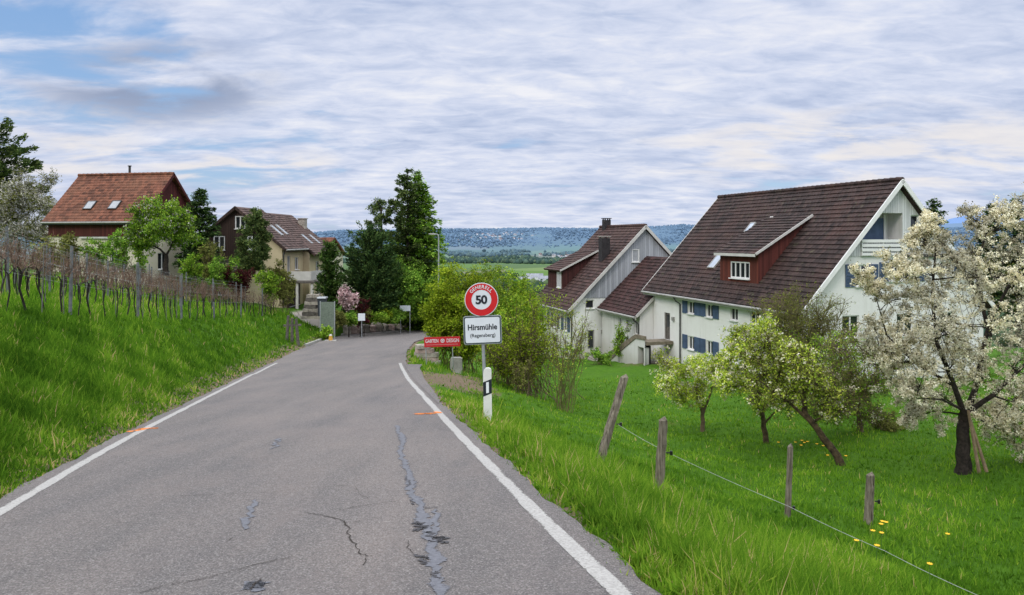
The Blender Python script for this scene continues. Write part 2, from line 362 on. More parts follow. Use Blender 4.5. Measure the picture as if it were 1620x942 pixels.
def ground_at(px,py,y0=3,y1=110):
    """first place where the picture ray meets the ground"""
    ys=np.arange(y0,y1,.1); xs=U(px)*ys; d=-Vv(py)*ys-T(xs,ys)
    i=np.argmax(d<0); y=ys[i]; return float(U(px)*y),float(y)

# ground sheet
def stepped(a,b,bounds):
    out=[a]
    while out[-1]<b:
        s=[st for lim,st in bounds if abs(out[-1])<=lim][0]; out.append(out[-1]+s)
    return np.array(out)
gx=stepped(-120,125,[(12,.25),(30,.5),(1e9,2.5)]); gy=stepped(-14,135,[(40,.25),(70,.5),(1e9,1.5)])
X,Y=np.meshgrid(gx,gy); Z=T(X,Y)
a=xl(Y)-.20; b=xr(Y)+.24; dl=np.clip(a-X,0,None); dr=np.clip(X-b,0,None)
soil=np.maximum(np.interp(dl,[0,.5,1.2],[1,.9,.0]),0)*(dl>0)+np.maximum(np.interp(dr,[0,.2,.5],[1,.6,0]),0)*(dr>0)
soil=np.where((dl==0)&(dr==0),1,soil)
def near(cx,cy,rx,ry): return np.exp(-(((X-cx)/rx)**2+((Y-cy)/ry)**2))
lx,ly=ground_at(705,603); soil=np.maximum(soil,near(lx,ly,1.9,4.2)*1.2)
lx,ly=ground_at(735,597); soil=np.maximum(soil,near(lx,ly,1.2,2.5)*.9)
sx,sy=ground_at(1040,572); soil=np.maximum(soil,near(sx,sy,3.5,2.2)*.7)
grav=np.zeros_like(X)
pth=[ground_at(*p) for p in ((800,553),(870,562),(930,567),(990,570),(1030,572))]
for (x0,y0),(x1,y1) in zip(pth[:-1],pth[1:]):
    t=np.clip(((X-x0)*(x1-x0)+(Y-y0)*(y1-y0))/((x1-x0)**2+(y1-y0)**2),0,1)
    d=np.hypot(X-x0-t*(x1-x0),Y-y0-t*(y1-y0)); grav=np.maximum(grav,np.interp(d,[.5,1.0],[1,0]))
hx,hy=U(505)*66,66; grav=np.maximum(grav,near(hx,hy,3,5))
ny,nx=X.shape; idx=np.arange(ny*nx).reshape(ny,nx)
Q=np.stack([idx[:-1,:-1],idx[:-1,1:],idx[1:,1:],idx[1:,:-1]],-1).reshape(-1,4)
g=np_quads('ground',np.stack([X,Y,Z],-1).reshape(-1,3),Q,M['ground'],None,np.stack([soil,grav,soil*0],-1).reshape(-1,3),True); tag(g,kind='structure')

# road and what is laid on it
def strip(name,ys,fl,fr,n,dz,mat,parent=None):
    V=[];
    for y in ys:
        l,r=fl(y),fr(y)
        for i in range(n+1): V.append((l+(r-l)*i/n,y,zr(y)+dz))
    Qs=[(j*(n+1)+i,j*(n+1)+i+1,(j+1)*(n+1)+i+1,(j+1)*(n+1)+i) for j in range(len(ys)-1) for i in range(n)]
    c=np.array([[abs(2*i/n-1)]*2 for y in ys for i in range(n+1)])
    return np_quads(name,np.array(V),np.array(Qs),mat,parent,c,True)
ys=np.concatenate([np.arange(-14,3,.25),np.arange(3,16,.1),np.arange(16,40,.25),np.arange(40,96,.5)])
jit=lambda y,s:.03*math.sin(2.1*y+s)+.018*math.sin(5.3*y+2*s)+.012*math.sin(11*y+s)
road=strip('road',ys,lambda y:xl(y)-.22+jit(y,1),lambda y:xr(y)+.26+jit(y,2),10,0,M['asphalt']); tag(road,kind='structure')
yl=Lp[6][1]; ye=Rp[7][1]
def wid(w,s): return lambda y:w
strip('edge_line',np.arange(-10,33.,.2),lambda y:xl(y)-.065+(.05 if y>25.6 else 0),lambda y:xl(y)+.065+(.05 if y>25.6 else 0),2,.004,M['line'],road)
strip('edge_line',np.arange(-10,ye+.6,.2),lambda y:xr(y)-.075,lambda y:xr(y)+.075,2,.004,M['line'],road)
# kerb stones on the far left edge
kb=MB()
ky=np.arange(47,84,1.0)
for y in ky:
    p0=Vector((float(xl(y))-.36,y,zr(y))); p1=Vector((float(xl(y+1))-.36,y+1,zr(y+1))); d=(p1-p0)
    n=Vector((-d.y,d.x,0)).normalized(); kb.boxa((p0+p1)/2+Vector((0,0,.05)),d*.49,n*.08,(0,0,.09))
kb.build('kerb',M['concrete'],road)
def ribbon(name,pix,w,dz,mat,parent,seed=0,rough=.5,sub=8):
    r=random.Random(seed); pts=[hitroad(*p) for p in pix]; path=[]
    for (x0,y0),(x1,y1) in zip(pts[:-1],pts[1:]):
        for k in range(sub):
            t=k/sub; j=r.uniform(-1,1)*w*rough
            path.append((x0+(x1-x0)*t+j,y0+(y1-y0)*t+r.uniform(-1,1)*w*rough*.6))
    path.append(pts[-1]); V=[]
    for i,(x,y) in enumerate(path):
        a=path[max(0,i-1)]; b=path[min(len(path)-1,i+1)]; d=Vector((b[0]-a[0],b[1]-a[1])); d=d.normalized() if d.length>1e-6 else Vector((0,1))
        ww=w*1.5*(.72 if 'crack' not in name else .62)*(.9+.25*math.sin(i*.8+seed)+r.uniform(-.12,.12))*(.3 if i in (0,len(path)-1) else 1)/2
        for sg in (1,0,-1):
            X_=x-d.y*ww*sg; Y_=y+d.x*ww*sg; V.append((X_,Y_,float(zr(Y_))+dz))
    Qs=[q for i in range(len(path)-1) for q in ((3*i,3*i+1,3*i+4,3*i+3),(3*i+1,3*i+2,3*i+5,3*i+4))]
    c=np.array([[k,k] for i in range(len(path)) for k in ((1,0,1) if i not in (0,len(path)-1) else (1,.9,1))],float)
    return np_quads(name,np.array(V),np.array(Qs),mat,parent,c)
ribbon('tar_seam',[(628,672),(637,700),(632,715),(645,745),(648,775),(664,800),(672,830),(682,860),(690,900),(697,942),(702,1000)],.16,.005,M['tar'],road,3,.16)
ribbon('tar_seam',[(690,805),(688,830),(684,850)],.09,.0055,M['tar'],road,4,.3)
for i,(pp,w) in enumerate([([(655,828),(668,834),(664,843)],.10),([(676,842),(690,852),(705,853)],.09),([(683,858),(695,856),(703,862)],.06),([(640,755),(648,762),(644,772)],.04),([(660,880),(672,884),(668,896)],.06),([(686,905),(694,918)],.05),([(672,805),(692,803)],.03),([(650,790),(655,800)],.03)]):
    ribbon('tar_spot',pp,w,.008,M['tardark'],road,20+i,.6)
for i,(pp,w) in enumerate([
  ([(485,812),(510,816),(535,822),(548,828),(552,845),(560,862),(574,878),(590,882)],.022),([(548,828),(575,824)],.014),([(530,810),(560,803),(600,797),(628,794)],.016),
  ([(580,882),(576,898)],.013),([(275,786),(340,783),(420,780),(500,772),(560,768)],.012),([(215,942),(260,928),(330,915),(400,895),(470,880)],.014),([(560,768),(572,785),(585,790)],.011),
  ([(365,612),(450,612),(540,611),(620,610)],.02),([(655,880),(645,868),(648,855)],.012),([(357,860),(372,850)],.012)]):
    ribbon('road_crack',pp,w,.006,M['crack'],road,40+i,.8,5)
for i,(pp,w) in enumerate([([(430,712),(440,700),(445,694)],.10),([(385,840),(395,812),(405,790)],.09),([(395,935),(402,925),(408,922)],.14),([(398,960),(402,942)],.14)]):
    ribbon('tar_seam',pp,w,.0052,M['tar'],road,60+i,.5)
ribbon('road_crack',[(398,935),(405,925),(416,918)],.03,.009,M['crack'],road,77,.6)
ribbon('spray_mark',[(655,655.5),(672,655),(686,655.5)],.26,.007,M['orange'],road,81,.4)
ribbon('spray_mark',[(687,653),(700,654)],.2,.0075,M['orange'],road,82,.3)
ribbon('spray_mark',[(210,684),(225,679.5),(250,677.5)],.16,.007,M['orange'],road,83,.4)
# lay-by tongue of asphalt beside the end of the white line
lay=[hitroad(*p) for p in ((640,577),(668,577),(664,583),(671,600),(684,616),(696,634))]
lay+=[(float(xr(y))+.16,y) for y in np.linspace(hitroad(690,640)[1],hitroad(640,577)[1],9)]
me=MB(); me.poly([(x,y,float(zr(y)+.012)) for x,y in lay]); tag(me.build('pavement',M['asphalt']),kind='structure')

# ------------------------------------------------------------------ far country
def pl(ptsv): return np.array(ptsv,float)
RIDGE=pl([(-400,372),(300,371),(490,370),(545,366),(620,366),(700,364),(760,364),(860,362),(960,363.5),(1040,360),(1080,357),(1120,360),(1300,361),(1480,362),(1700,361),(2100,364)])
def vfield(y): return np.interp(y,[110,400,900,1400,3000,4600,5600,6600],[-19,-55,-67,-75,-89,-93,-66,-6])
ty=np.concatenate([np.linspace(112,700,40),np.linspace(730,9000,90)]); tu=np.linspace(-1.25,1.25,220)
YY,UU=np.meshgrid(ty,tu,indexing='ij'); XX=YY*UU
rid=-np.interp(UU*FOC+CX,RIDGE[:,0],RIDGE[:,1]-HY)/FOC*7600
ZZ=vfield(YY); wgt=np.clip((YY-5200)/2400,0,1); wgt=wgt*wgt*(3-2*wgt)
ZZ=ZZ*(1-wgt)+rid*wgt; ZZ=np.where(YY>7600,rid-(YY-7600)*.10,ZZ)
ZZ+=np.where(YY>4600,1,0)*np.clip((YY-4600)/1500,0,1)*(7*np.sin(UU*37+YY*.0011)+5*np.sin(UU*83-YY*.0023)+3*np.sin(UU*171+1))
n0,n1=YY.shape; idx=np.arange(n0*n1).reshape(n0,n1)
Q=np.stack([idx[:-1,:-1],idx[:-1,1:],idx[1:,1:],idx[1:,:-1]],-1).reshape(-1,4)
def valley_mat():
    m,nt,out=new_mat('valley_fields'); v=objvec(nt); sp=N(nt,'ShaderNodeSeparateXYZ'); nt.links.new(v,sp.inputs[0])
    mp=N(nt,'ShaderNodeMapping'); mp.inputs['Scale'].default_value=(1/330,1/620,0); nt.links.new(v,mp.inputs[0])
    vo=N(nt,'ShaderNodeTexVoronoi'); vo.inputs['Scale'].default_value=1; nt.links.new(mp.outputs[0],vo.inputs['Vector'])
    sc=N(nt,'ShaderNodeSeparateColor'); nt.links.new(vo.outputs['Color'],sc.inputs[0])
    f=ramp(nt,sc.outputs[0],[(0,(.085,.13,.055)),(.3,(.10,.165,.05)),(.55,(.135,.19,.075)),(.75,(.15,.155,.10)),(1,(.07,.10,.055))])
    f.node.color_ramp.interpolation='CONSTANT'
    wood=sstep(nt,noise(nt,v,.0011,5,.6),.46,.52)
    wd=mixc(nt,noise(nt,v,.012,5,.7),(.025,.05,.045),(.055,.085,.065))
    hi=sstep(nt,sp.outputs[2],-62,-25)
    wood2=math_(nt,'MAXIMUM',math_(nt,'MULTIPLY',wood,.0),math_(nt,'MULTIPLY',hi,sstep(nt,noise(nt,v,.0009,5,.6),.36,.44)))
    col=mixc(nt,wood2,f,wd)
    col=mixc(nt,sstep(nt,sp.outputs[1],1300,7200,0,.84),col,(.125,.19,.275))  # distance haze painted in: colour turns blue towards the far end
    principled(nt,out,col,1,spec=0); return m
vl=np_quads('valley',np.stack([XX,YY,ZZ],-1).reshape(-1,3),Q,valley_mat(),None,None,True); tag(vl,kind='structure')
def far_ridge(name,dist,pts,c0,c1):
    pts=pl(pts); us=np.linspace(-1.3,1.3,500); top=-np.interp(us*FOC+CX,pts[:,0],pts[:,1]-HY)/FOC*dist
    top+= dist*.0004*(np.sin(us*61)+.7*np.sin(us*133+1)+.4*np.sin(us*307))
    rows=[(dist*.86,-.02*dist),(dist*.93,None),(dist,None),(dist*1.1,-.02*dist)]; V=[]
    for k,(d,z) in enumerate(rows):
        V.append(np.stack([us*d,np.full_like(us,d),np.full_like(us,z) if z is not None else (top if k==2 else top*.45)],-1))
    n=len(us); idx=np.arange(4*n).reshape(4,n); Q=np.stack([idx[:-1,:-1],idx[:-1,1:],idx[1:,1:],idx[1:,:-1]],-1).reshape(-1,4)
    m,nt,out=new_mat(name+'_haze'); v=objvec(nt); principled(nt,out,mixc(nt,noise(nt,v,.0007,6,.65),c0,c1),1,spec=0)  # haze is painted into the ridge as bluish base colours
    tag(np_quads(name,np.concatenate(V),Q,m,None,None,True),kind='structure')
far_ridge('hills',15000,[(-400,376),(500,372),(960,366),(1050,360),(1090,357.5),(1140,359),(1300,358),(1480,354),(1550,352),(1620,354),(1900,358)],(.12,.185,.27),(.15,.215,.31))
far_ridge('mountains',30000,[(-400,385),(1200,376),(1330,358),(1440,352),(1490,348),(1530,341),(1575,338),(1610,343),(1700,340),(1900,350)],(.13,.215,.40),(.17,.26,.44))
def vz(x,y):
    """height of the valley sheet"""
    u=x/y; r=-np.interp(u*FOC+CX,RIDGE[:,0],RIDGE[:,1]-HY)/FOC*7600; w=np.clip((y-5200)/2400,0,1); w=w*w*(3-2*w)
    return vfield(y)*(1-w)+r*w
# far woods: one mass of small crowns
def far_wood(name,px0,px1,y0,y1,n,h,clus,seed,mat,label):
    r=np.random.default_rng(seed); cy=r.uniform(y0,y1,clus); cu=r.uniform(U(px0),U(px1),clus)
    i=r.integers(0,clus,n); y=cy[i]+r.normal(0,1,n)*(y1-y0)*.05; u=cu[i]+r.normal(0,1,n)*(U(px1)-U(px0))*.035; x=u*y; z=vz(x,y)
    hh=h*r.uniform(.55,1.3,n)*(1 if h<13 else 1); rr=hh*r.uniform(.35,.6,n)
    k=6; V=[];Qs=[];C=[]
    rings=[(0,.55),(.35,1.),(.7,.75),(1.,.12)]
    ang=np.arange(k)*2*PI/k
    ver=np.zeros((n,4,k,3)); jitr=r.uniform(.7,1.3,(n,4,k))
    for q,(t,w) in enumerate(rings):
        ver[:,q,:,0]=x[:,None]+np.cos(ang)*rr[:,None]*w*jitr[:,q]; ver[:,q,:,1]=y[:,None]+np.sin(ang)*rr[:,None]*w*jitr[:,q]; ver[:,q,:,2]=(z+hh*t)[:,None]-.1*hh[:,None]+0
    base=(np.arange(n)*4*k)[:,None,None]; qi=np.arange(3)[:,None]; ki=np.arange(k)[None]
    q4=np.stack([qi*k+ki,qi*k+(ki+1)%k,(qi+1)*k+(ki+1)%k,(qi+1)*k+ki],-1).reshape(-1,4)
    Q=(np.arange(n)*4*k)[:,None,None]+q4[None]
    col=np.repeat(np.stack([r.random(n),r.uniform(.3,.9,n)],-1),4*k,0)
    o=np_quads(name,ver.reshape(-1,3),Q.reshape(-1,4),mat,None,col); tag(o,label,'woodland',kind='stuff'); return o
def bluish(name,t):  # paints distance haze by mixing blue into the leaf colours
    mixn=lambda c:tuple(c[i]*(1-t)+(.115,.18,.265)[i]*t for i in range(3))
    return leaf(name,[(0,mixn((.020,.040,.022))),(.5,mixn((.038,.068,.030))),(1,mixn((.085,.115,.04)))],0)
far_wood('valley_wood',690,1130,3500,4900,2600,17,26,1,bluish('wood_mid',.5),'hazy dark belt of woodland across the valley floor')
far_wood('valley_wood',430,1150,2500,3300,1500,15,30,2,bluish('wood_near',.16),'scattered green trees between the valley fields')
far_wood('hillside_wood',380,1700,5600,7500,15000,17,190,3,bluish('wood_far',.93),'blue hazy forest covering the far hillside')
far_wood('slope_wood',560,1000,260,620,420,9,34,4,leaf('slope_wood_leaf',[(0,(.05,.06,.025)),(.5,(.09,.10,.035)),(1,(.15,.15,.06))],0),'olive spring trees on the slope below the houses')
far_wood('slope_wood',640,1000,700,1500,700,12,40,5,bluish('slope_wood_b',.05),'green trees around the pale buildings below the slope')
far_wood('lower_wood',1350,1750,200,900,500,11,30,6,bluish('lower_wood_leaf',.1),'trees on the slope behind the white house')
def far_house(x,y,w,d,h,rz,name,label,grp,cat,wm,rm):
    z=float(vz(x,y))-.5; t=thing(name,label,cat,(x,y,z),rz,grp)
    m=MB(); m.box(-w/2,-d/2,0,w/2,d/2,h); m.build('wall',wm,t)
    m=MB(); e=.4; rh=w*.38
    m.prism([(-w/2-e,-d/2-e,h+.05),(w/2+e,-d/2-e,h+.05),(0,-d/2-e,h+rh)],(0,d+2*e,0)); m.build('roof',rm,t)
M['fwall']=plain('far_white_wall',(.62,.63,.66),.9,.15,.2,0); M['fwall2']=plain('far_beige_wall',(.50,.48,.45),.9,.15,.2,0)
M['froof']=plain('far_brown_roof',(.16,.12,.12),.9,.3,.2,0); M['froof2']=plain('far_grey_roof',(.24,.25,.28),.9,.3,.2,0)
rr=random.Random(5)
for k in range(58):
    y=rr.uniform(3300,4300); px=rr.gauss(905,28)
    if px<850 or px>985: px=rr.uniform(862,935)
    far_house(U(px)*y,y,rr.uniform(10,17),rr.uniform(11,20),rr.uniform(6,10),rr.uniform(0,3),'village_house','tiny pale house of the village in the valley beside the grey gable','houses of the valley village','house',rr.choice([M['fwall'],M['fwall'],M['fwall2']]),rr.choice([M['froof'],M['froof2']]))
for k in range(34):
    y=rr.uniform(5900,6500); px=rr.gauss(800,36)
    far_house(U(px)*y,y,rr.uniform(12,20),rr.uniform(13,22),rr.uniform(7,12),rr.uniform(0,3),'village_house','tiny pale house of the hamlet on the far hillside','houses on the far hillside','house',M['fwall'],rr.choice([M['froof'],M['froof2']]))
for k,(px,y,w,d,h,rz,lab) in enumerate([(846,1330,16,30,6,1.45,'long pale flat hall with grey roof below the slope, farthest of the halls'),(832,1180,14,26,6,1.3,'pale hall nearest the green bush top, below the slope'),(862,1240,13,22,6,1.5,'short white hall closest to the house with the grey gable'),(850,1100,10,18,5,1.6,'lowest pale hall seen over the bush')]):
    far_house(U(px)*y,y,w,d,h,rz,'industrial_hall',lab,None,'hall',M['fwall'],M['froof2'])

# ------------------------------------------------------------------ buildings
ZU=Vector((0,0,1))
def wall(name,parent,O,Ua,Na,outline,holes,mat,reveal=.16):
    O,Ua,Na=Vector(O),Vector(Ua),Vector(Na); bm=bmesh.new(); edges=[]
    pt=lambda u,z,d=0:O+Ua*u+ZU*z-Na*d
    loops=[outline]+[[(a,b),(c,b),(c,d),(a,d)] for a,b,c,d in holes]
    for lp in loops:
        vs=[bm.verts.new(pt(*q)) for q in lp]
        for i in range(len(vs)): edges.append(bm.edges.new((vs[i],vs[(i+1)%len(vs)])))
    bmesh.ops.triangle_fill(bm,use_beauty=True,use_dissolve=False,edges=edges)
    for a,b,c,d in holes:
        lp=[(a,b),(c,b),(c,d),(a,d)]
        for i in range(4):
            p,q=lp[i],lp[(i+1)%4]
            bm.faces.new([bm.verts.new(x) for x in (pt(*p),pt(*q),pt(*q,reveal),pt(*p,reveal))])
    me=bpy.data.meshes.new(name); bm.to_mesh(me); bm.free(); return link(name,me,mat,parent)
def window(parent,O,Ua,Na,rect,nx=2,ny=1,inset=.10,fw=.06,sill=True,mat='wht',pane='glass',name='window'):
    O,Ua,Na=Vector(O),Vector(Ua),Vector(Na); a,b,c,d=rect; m=MB()
    def bar(u0,z0,u1,z1,dep,th):
        ctr=O+Ua*((u0+u1)/2)+ZU*((z0+z1)/2)-Na*dep; m.boxa(ctr,Ua*((u1-u0)/2),Na*th,ZU*((z1-z0)/2))
    bar(a+.003,b+.003,a+fw,d-.003,inset,.035); bar(c-fw,b+.003,c-.003,d-.003,inset,.035); bar(a+fw,b+.003,c-fw,b+fw,inset,.035); bar(a+fw,d-fw,c-fw,d-.003,inset,.035)
    for i in range(1,nx):
        u=a+(c-a)*i/nx; bar(u-fw*.55,b+fw,u+fw*.55,d-fw,inset,.033)
    for j in range(1,ny):
        z=b+(d-b)*j/ny; bar(a+fw,z-.02,c-fw,z+.02,inset,.028)
    w=m.build(name,M[mat],parent)
    p=MB(); p.poly([O+Ua*u+ZU*z-Na*(inset+.012) for u,z in ((a,b),(c,b),(c,d),(a,d))]); p.build('pane',M[pane],w)
    if sill:
        s=MB(); s.boxa(O+Ua*((a+c)/2)+ZU*(b-.03)+Na*.03,Ua*((c-a)/2+.05),Na*.09,ZU*.028); s.build('sill',M['wht'],w)
    return w
def shutter(parent,O,Ua,Na,rect):
    O,Ua,Na=Vector(O),Vector(Ua),Vector(Na); a,b,c,d=rect; m=MB(); f=.07
    for (u0,z0,u1,z1) in ((a,b,a+f,d),(c-f,b,c,d),(a+f,b,c-f,b+f),(a+f,d-f,c-f,d),(a+f,(b+d)/2-f/2,c-f,(b+d)/2+f/2)):
        m.boxa(O+Ua*((u0+u1)/2)+ZU*((z0+z1)/2)+Na*.035,Ua*((u1-u0)/2),Na*.022,ZU*((z1-z0)/2))
    n=14
    for i in range(n):
        z=b+f+(d-b-2*f)*(i+.5)/n; m.boxa(O+Ua*((a+c)/2)+ZU*z+Na*.032,Ua*((c-a)/2-f),Na*.014+ZU*-.012,ZU*.022+Na*.006)
    return m.build('shutter',M['blue'],parent)
def roof_slope(name,parent,xr_,zr_,xe,ze,y0,y1,mat,course=.34,th=.20,step=.055,yskew=0):
    """one roof plane from ridge (xr_,zr_) to eave (xe,ze) between y0 and y1, stepped in tile courses"""
    m=MB(); s=Vector((xe-xr_,0,ze-zr_)); L=s.length; s.normalize(); n=Vector((-s.z,0,s.x))
    if n.z<0: n=-n
    k=max(2,int(round(L/course))); A=Vector((xr_,0,zr_))
    prof=[]
    for i in range(k):
        p0=A+s*(L*i/k); p1=A+s*(L*(i+1)/k+.01); prof += [p0+n*.004,p1+n*step]
    prof.append(A+s*L-n*th); prof.append(A-n*th)
    m.prism([(p.x,y0,p.z) for p in prof],(0,y1-y0,0))
    return m.build(name,mat,parent)
def ridge_caps(parent,x,z,y0,y1,mat,r=.14):
    m=MB(); n=int((y1-y0)/.42)
    for i in range(n):
        a=y0+(y1-y0)*i/n; b=a+(y1-y0)/n+.03
        m.tube([(x,a,z-.02),(x,b,z+.0)],[r*1.0,r*1.12],8)
    m.build('ridge_tiles',mat,parent)
def verge(parent,x0,z0,x1,z1,y,mat,th=.03,h=.24,name='bargeboard',up=.05):
    m=MB(); s=Vector((x1-x0,0,z1-z0)); L=s.length; s.normalize(); n=Vector((-s.z,0,s.x)); n=n if n.z>0 else -n
    c=Vector(((x0+x1)/2,y,(z0+z1)/2))+n*(up-h/2); m.boxa(c,s*(L/2),(0,th,0),n*(h/2)); m.build(name,mat,parent)
def gutter(parent,x,z,y0,y1,side,fascia='trim'):
    m=MB(); m.boxa((x-side*.02,(y0+y1)/2,z-.16),(.02,0,0),(0,(y1-y0)/2,0),(0,0,.12)); m.build('fascia',M[fascia],parent)
    m=MB(); m.tube([(x+side*.10,y0+.02,z-.10),(x+side*.10,y1-.02,z-.10)],.075,8); m.build('gutter',M['gutter'],parent)
def downpipe(parent,pts,r=.055,mat='pipe'):
    m=MB(); m.tube(pts,r,8); m.build('downpipe',M[mat],parent)
def skylight(parent,x,y,z,slope,w,l,glass='skyglass',up=.07,frame='gutter'):
    """slope: unit vector down the roof (x,z)"""
    s=Vector((slope[0],0,slope[1])).normalized(); n=Vector((-s.z,0,s.x)); n=n if n.z>0 else -n; c=Vector((x,y,z))+n*up; m=MB(); f=.06
    for sg in (-1,1):
        m.boxa(c+s*(sg*(l/2-f/2)),s*(f/2),(0,w/2,0),n*.06); m.boxa(c+Vector((0,sg*(w/2-f/2),0)),s*(l/2-f),(0,f/2,0),n*.058)
    fr=m.build('skylight',M[frame],parent)
    p=MB(); p.poly([c+s*(i*(l/2-.03))+Vector((0,j*(w/2-.03),0))+n*.035 for i,j in ((-1,-1),(1,-1),(1,1),(-1,1))]); p.build('pane',M[glass],fr)
TH=math.asin(.289)
XA,YA,ZA=(1,0,0),(0,1,0),(0,0,1)
# ---- big white house on the right
H=thing('house','large white house with long dark tiled roof, red dormer and blue shutters','house',(21.12,40,-8.7),TH)
rz=11.9; k=7.04/6.5
zroof=lambda x:rz-k*abs(x)-.27
W1,WB=6.1,-2.2
lw=[(11.13,3.70,11.93,4.52),(8.92,3.70,9.68,4.52),(11.13,1.32,11.93,2.2),(8.92,1.32,9.68,2.2),(6.2,3.78,6.98,4.52),(4.1,3.78,5.0,4.52),(6.2,1.25,7.0,2.2),(4.2,1.25,5.0,2.2),(1.6,3.7,2.6,4.5),(1.6,1.25,2.6,2.2)]
door=(14.42,1.55,15.22,3.45)
wall('wall',H,(-W1,0,0),YA,(-1,0,0),[(.4,WB),(17.4,WB),(17.4,zroof(W1)+.1),(.4,zroof(W1)+.1)],lw+[door],M['plaster'])
for r in lw: window(H,(-W1,0,0),YA,(-1,0,0),r,2,1)
for (a,b_,c,d) in lw[:4]:
    shutter(H,(-W1,0,0),YA,(-1,0,0),(a-.70,b_-.03,a-.06,d+.03)); shutter(H,(-W1,0,0),YA,(-1,0,0),(c+.06,b_-.03,c+.70,d+.03))
m=MB(); m.box(-W1+.10,door[0]+.02,door[1],-W1+.15,door[2]-.02,door[3]-.02); m.box(-W1+.06,door[0]+.02,door[1],-W1+.1,door[0]+.1,door[3]-.02); m.box(-W1+.06,door[2]-.1,door[1],-W1+.1,door[2]-.02,door[3]-.02); dr_=m.build('door',M['timber'],H)
m=MB(); m.box(-W1+.085,door[0]+.2,door[1]+.9,-W1+.098,door[2]-.2,door[3]-.15); m.build('pane',M['glass'],dr_)
m=MB(); m.box(-W1-.16,13.75,3.0,-W1,13.95,3.25); m.build('wall_lamp',M['gutter'],H)
# near gable: lower plaster, upper white boards with loggia
gy0=.38
zl=lambda x:rz-k*abs(x)-.24
SP=7.75
xs=(rz-.24-SP)/k
lowh=[(-2.75,6.15,-1.95,7.30),(-.55,6.4,.35,7.4),(.55,6.4,1.3,7.4),(3.0,6.6,3.9,7.4),(-3.6,3.4,-2.5,4.6),(0,3.4,1.1,4.6),(3,3.4,4.1,4.6)]
wall('wall',H,(0,gy0,0),XA,(0,-1,0),[(-W1,WB),(W1,WB),(W1,zl(W1)),(xs,SP),(-xs,SP),(-W1,zl(W1))],lowh,M['plaster'])
logr=(-1.95,8.62,.35,10.1)
uph=[(.9,8.95,1.48,10.0)]
# loggia opening follows the roof slope on its left
lo=[(-2.42,8.62),(.35,8.62),(.35,10.1),(-1.25,10.1)]
bm=bmesh.new(); edges=[]
def addloop(lp):
    vs=[bm.verts.new((u,gy0-.03,z)) for u,z in lp]
    for i in range(len(vs)): edges.append(bm.edges.new((vs[i],vs[(i+1)%len(vs)])))
addloop([(-xs,SP),(xs,SP),(0,rz-.24)]); addloop(lo); addloop([(.9,8.95),(1.48,8.95),(1.48,10.),(.9,10.)])
bmesh.ops.triangle_fill(bm,use_beauty=True,edges=edges)
for q in range(4):
    p0,p1=[(.9,8.95),(1.48,8.95),(1.48,10.),(.9,10.)][q],[(.9,8.95),(1.48,8.95),(1.48,10.),(.9,10.)][(q+1)%4]
    bm.faces.new([bm.verts.new(c) for c in ((p0[0],gy0-.03,p0[1]),(p1[0],gy0-.03,p1[1]),(p1[0],gy0+.12,p1[1]),(p0[0],gy0+.12,p0[1]))])
me=bpy.data.meshes.new('gable_boarding'); bm.to_mesh(me); bm.free(); link('gable_boarding',me,M['clad_white'],H)
m=MB(); dp=1.05
l0,l1,l2,l3=lo
def yq(p,d): return (p[0],gy0-.03+d,p[1])
bt=[(-2.42,8.62),(.35,8.62),(.35,10.1),(-1.25,10.1)]
for i in range(4): m.poly([yq(bt[i],0.002),yq(bt[(i+1)%4],0.002),yq(bt[(i+1)%4],dp),yq(bt[i],dp)])
m.poly([yq(p,dp) for p in bt]); m.build('loggia',M['plaster_grey'],H,fix=False)
m=MB(); m.box(-1.75,gy0+.93,8.63,-.02,gy0+.97,9.85); m.build('loggia_screen',M['blue'],H)
m=MB(); m.box(-.02,gy0+.88,8.63,.08,gy0+.98,10.05); m.build('loggia_post',M['wht'],H)
m=MB()
for z0,z1 in ((8.50,8.66),(8.26,8.42),(8.02,8.18),(7.80,7.94)): m.box(-2.46,gy0-.16,z0,.36,gy0-.11,z1)
for x in (-2.40,-1.0,.30): m.box(x-.04,gy0-.11,7.76,x+.04,gy0-.05,8.62)
m.build('balcony_railing',M['wht'],H)
m=MB(); m.box(.6,gy0-.14,7.68,3.75,gy0-.06,7.84); m.build('beam',M['pipe'],H)
O_=(0,gy0,0)
for i,r in enumerate(lowh): window(H,O_,XA,(0,-1,0),r,2,2 if i==0 else 1)
window(H,(0,gy0-.03,0),XA,(0,-1,0),(.9,8.95,1.48,10.),1,1)
for r in ((-3.42,6.12,-2.82,7.33),(-1.2,6.37,-.6,7.43),(1.36,6.37,1.95,7.43),(3.96,6.57,4.5,7.43),(-1.88,6.12,-1.3,7.33)): shutter(H,O_,XA,(0,-1,0),r)
# far walls
wall('wall',H,(W1,0,0),YA,XA,[(.4,WB),(17.4,WB),(17.4,zroof(W1)+.1),(.4,zroof(W1)+.1)],[],M['plaster'])
wall('wall',H,(0,17.4,0),XA,YA,[(-W1,WB),(W1,WB),(W1,zl(W1)),(0,rz-.24),(-W1,zl(W1))],[],M['plaster'])
roof_slope('roof',H,0,rz,-6.5,4.86,0,17.8,M['tile_dark']); roof_slope('roof',H,0,rz,6.5,4.86,0,17.8,M['tile_dark'])
ridge_caps(H,0,rz+.02,-.02,17.82,M['tile_dark'])
for y,mt in ((-.035,'wht'),(17.835,'trim')):
    verge(H,0,rz,-6.5,4.86,y,M[mt]); verge(H,0,rz,6.5,4.86,y,M[mt])
gutter(H,-6.5,4.86,0,17.8,-1); gutter(H,6.5,4.86,0,17.8,1)
downpipe(H,[(-6.6,13.05,4.72),(-6.5,12.92,4.45),(-6.2,12.85,4.25),(-6.2,12.85,-1.5)])
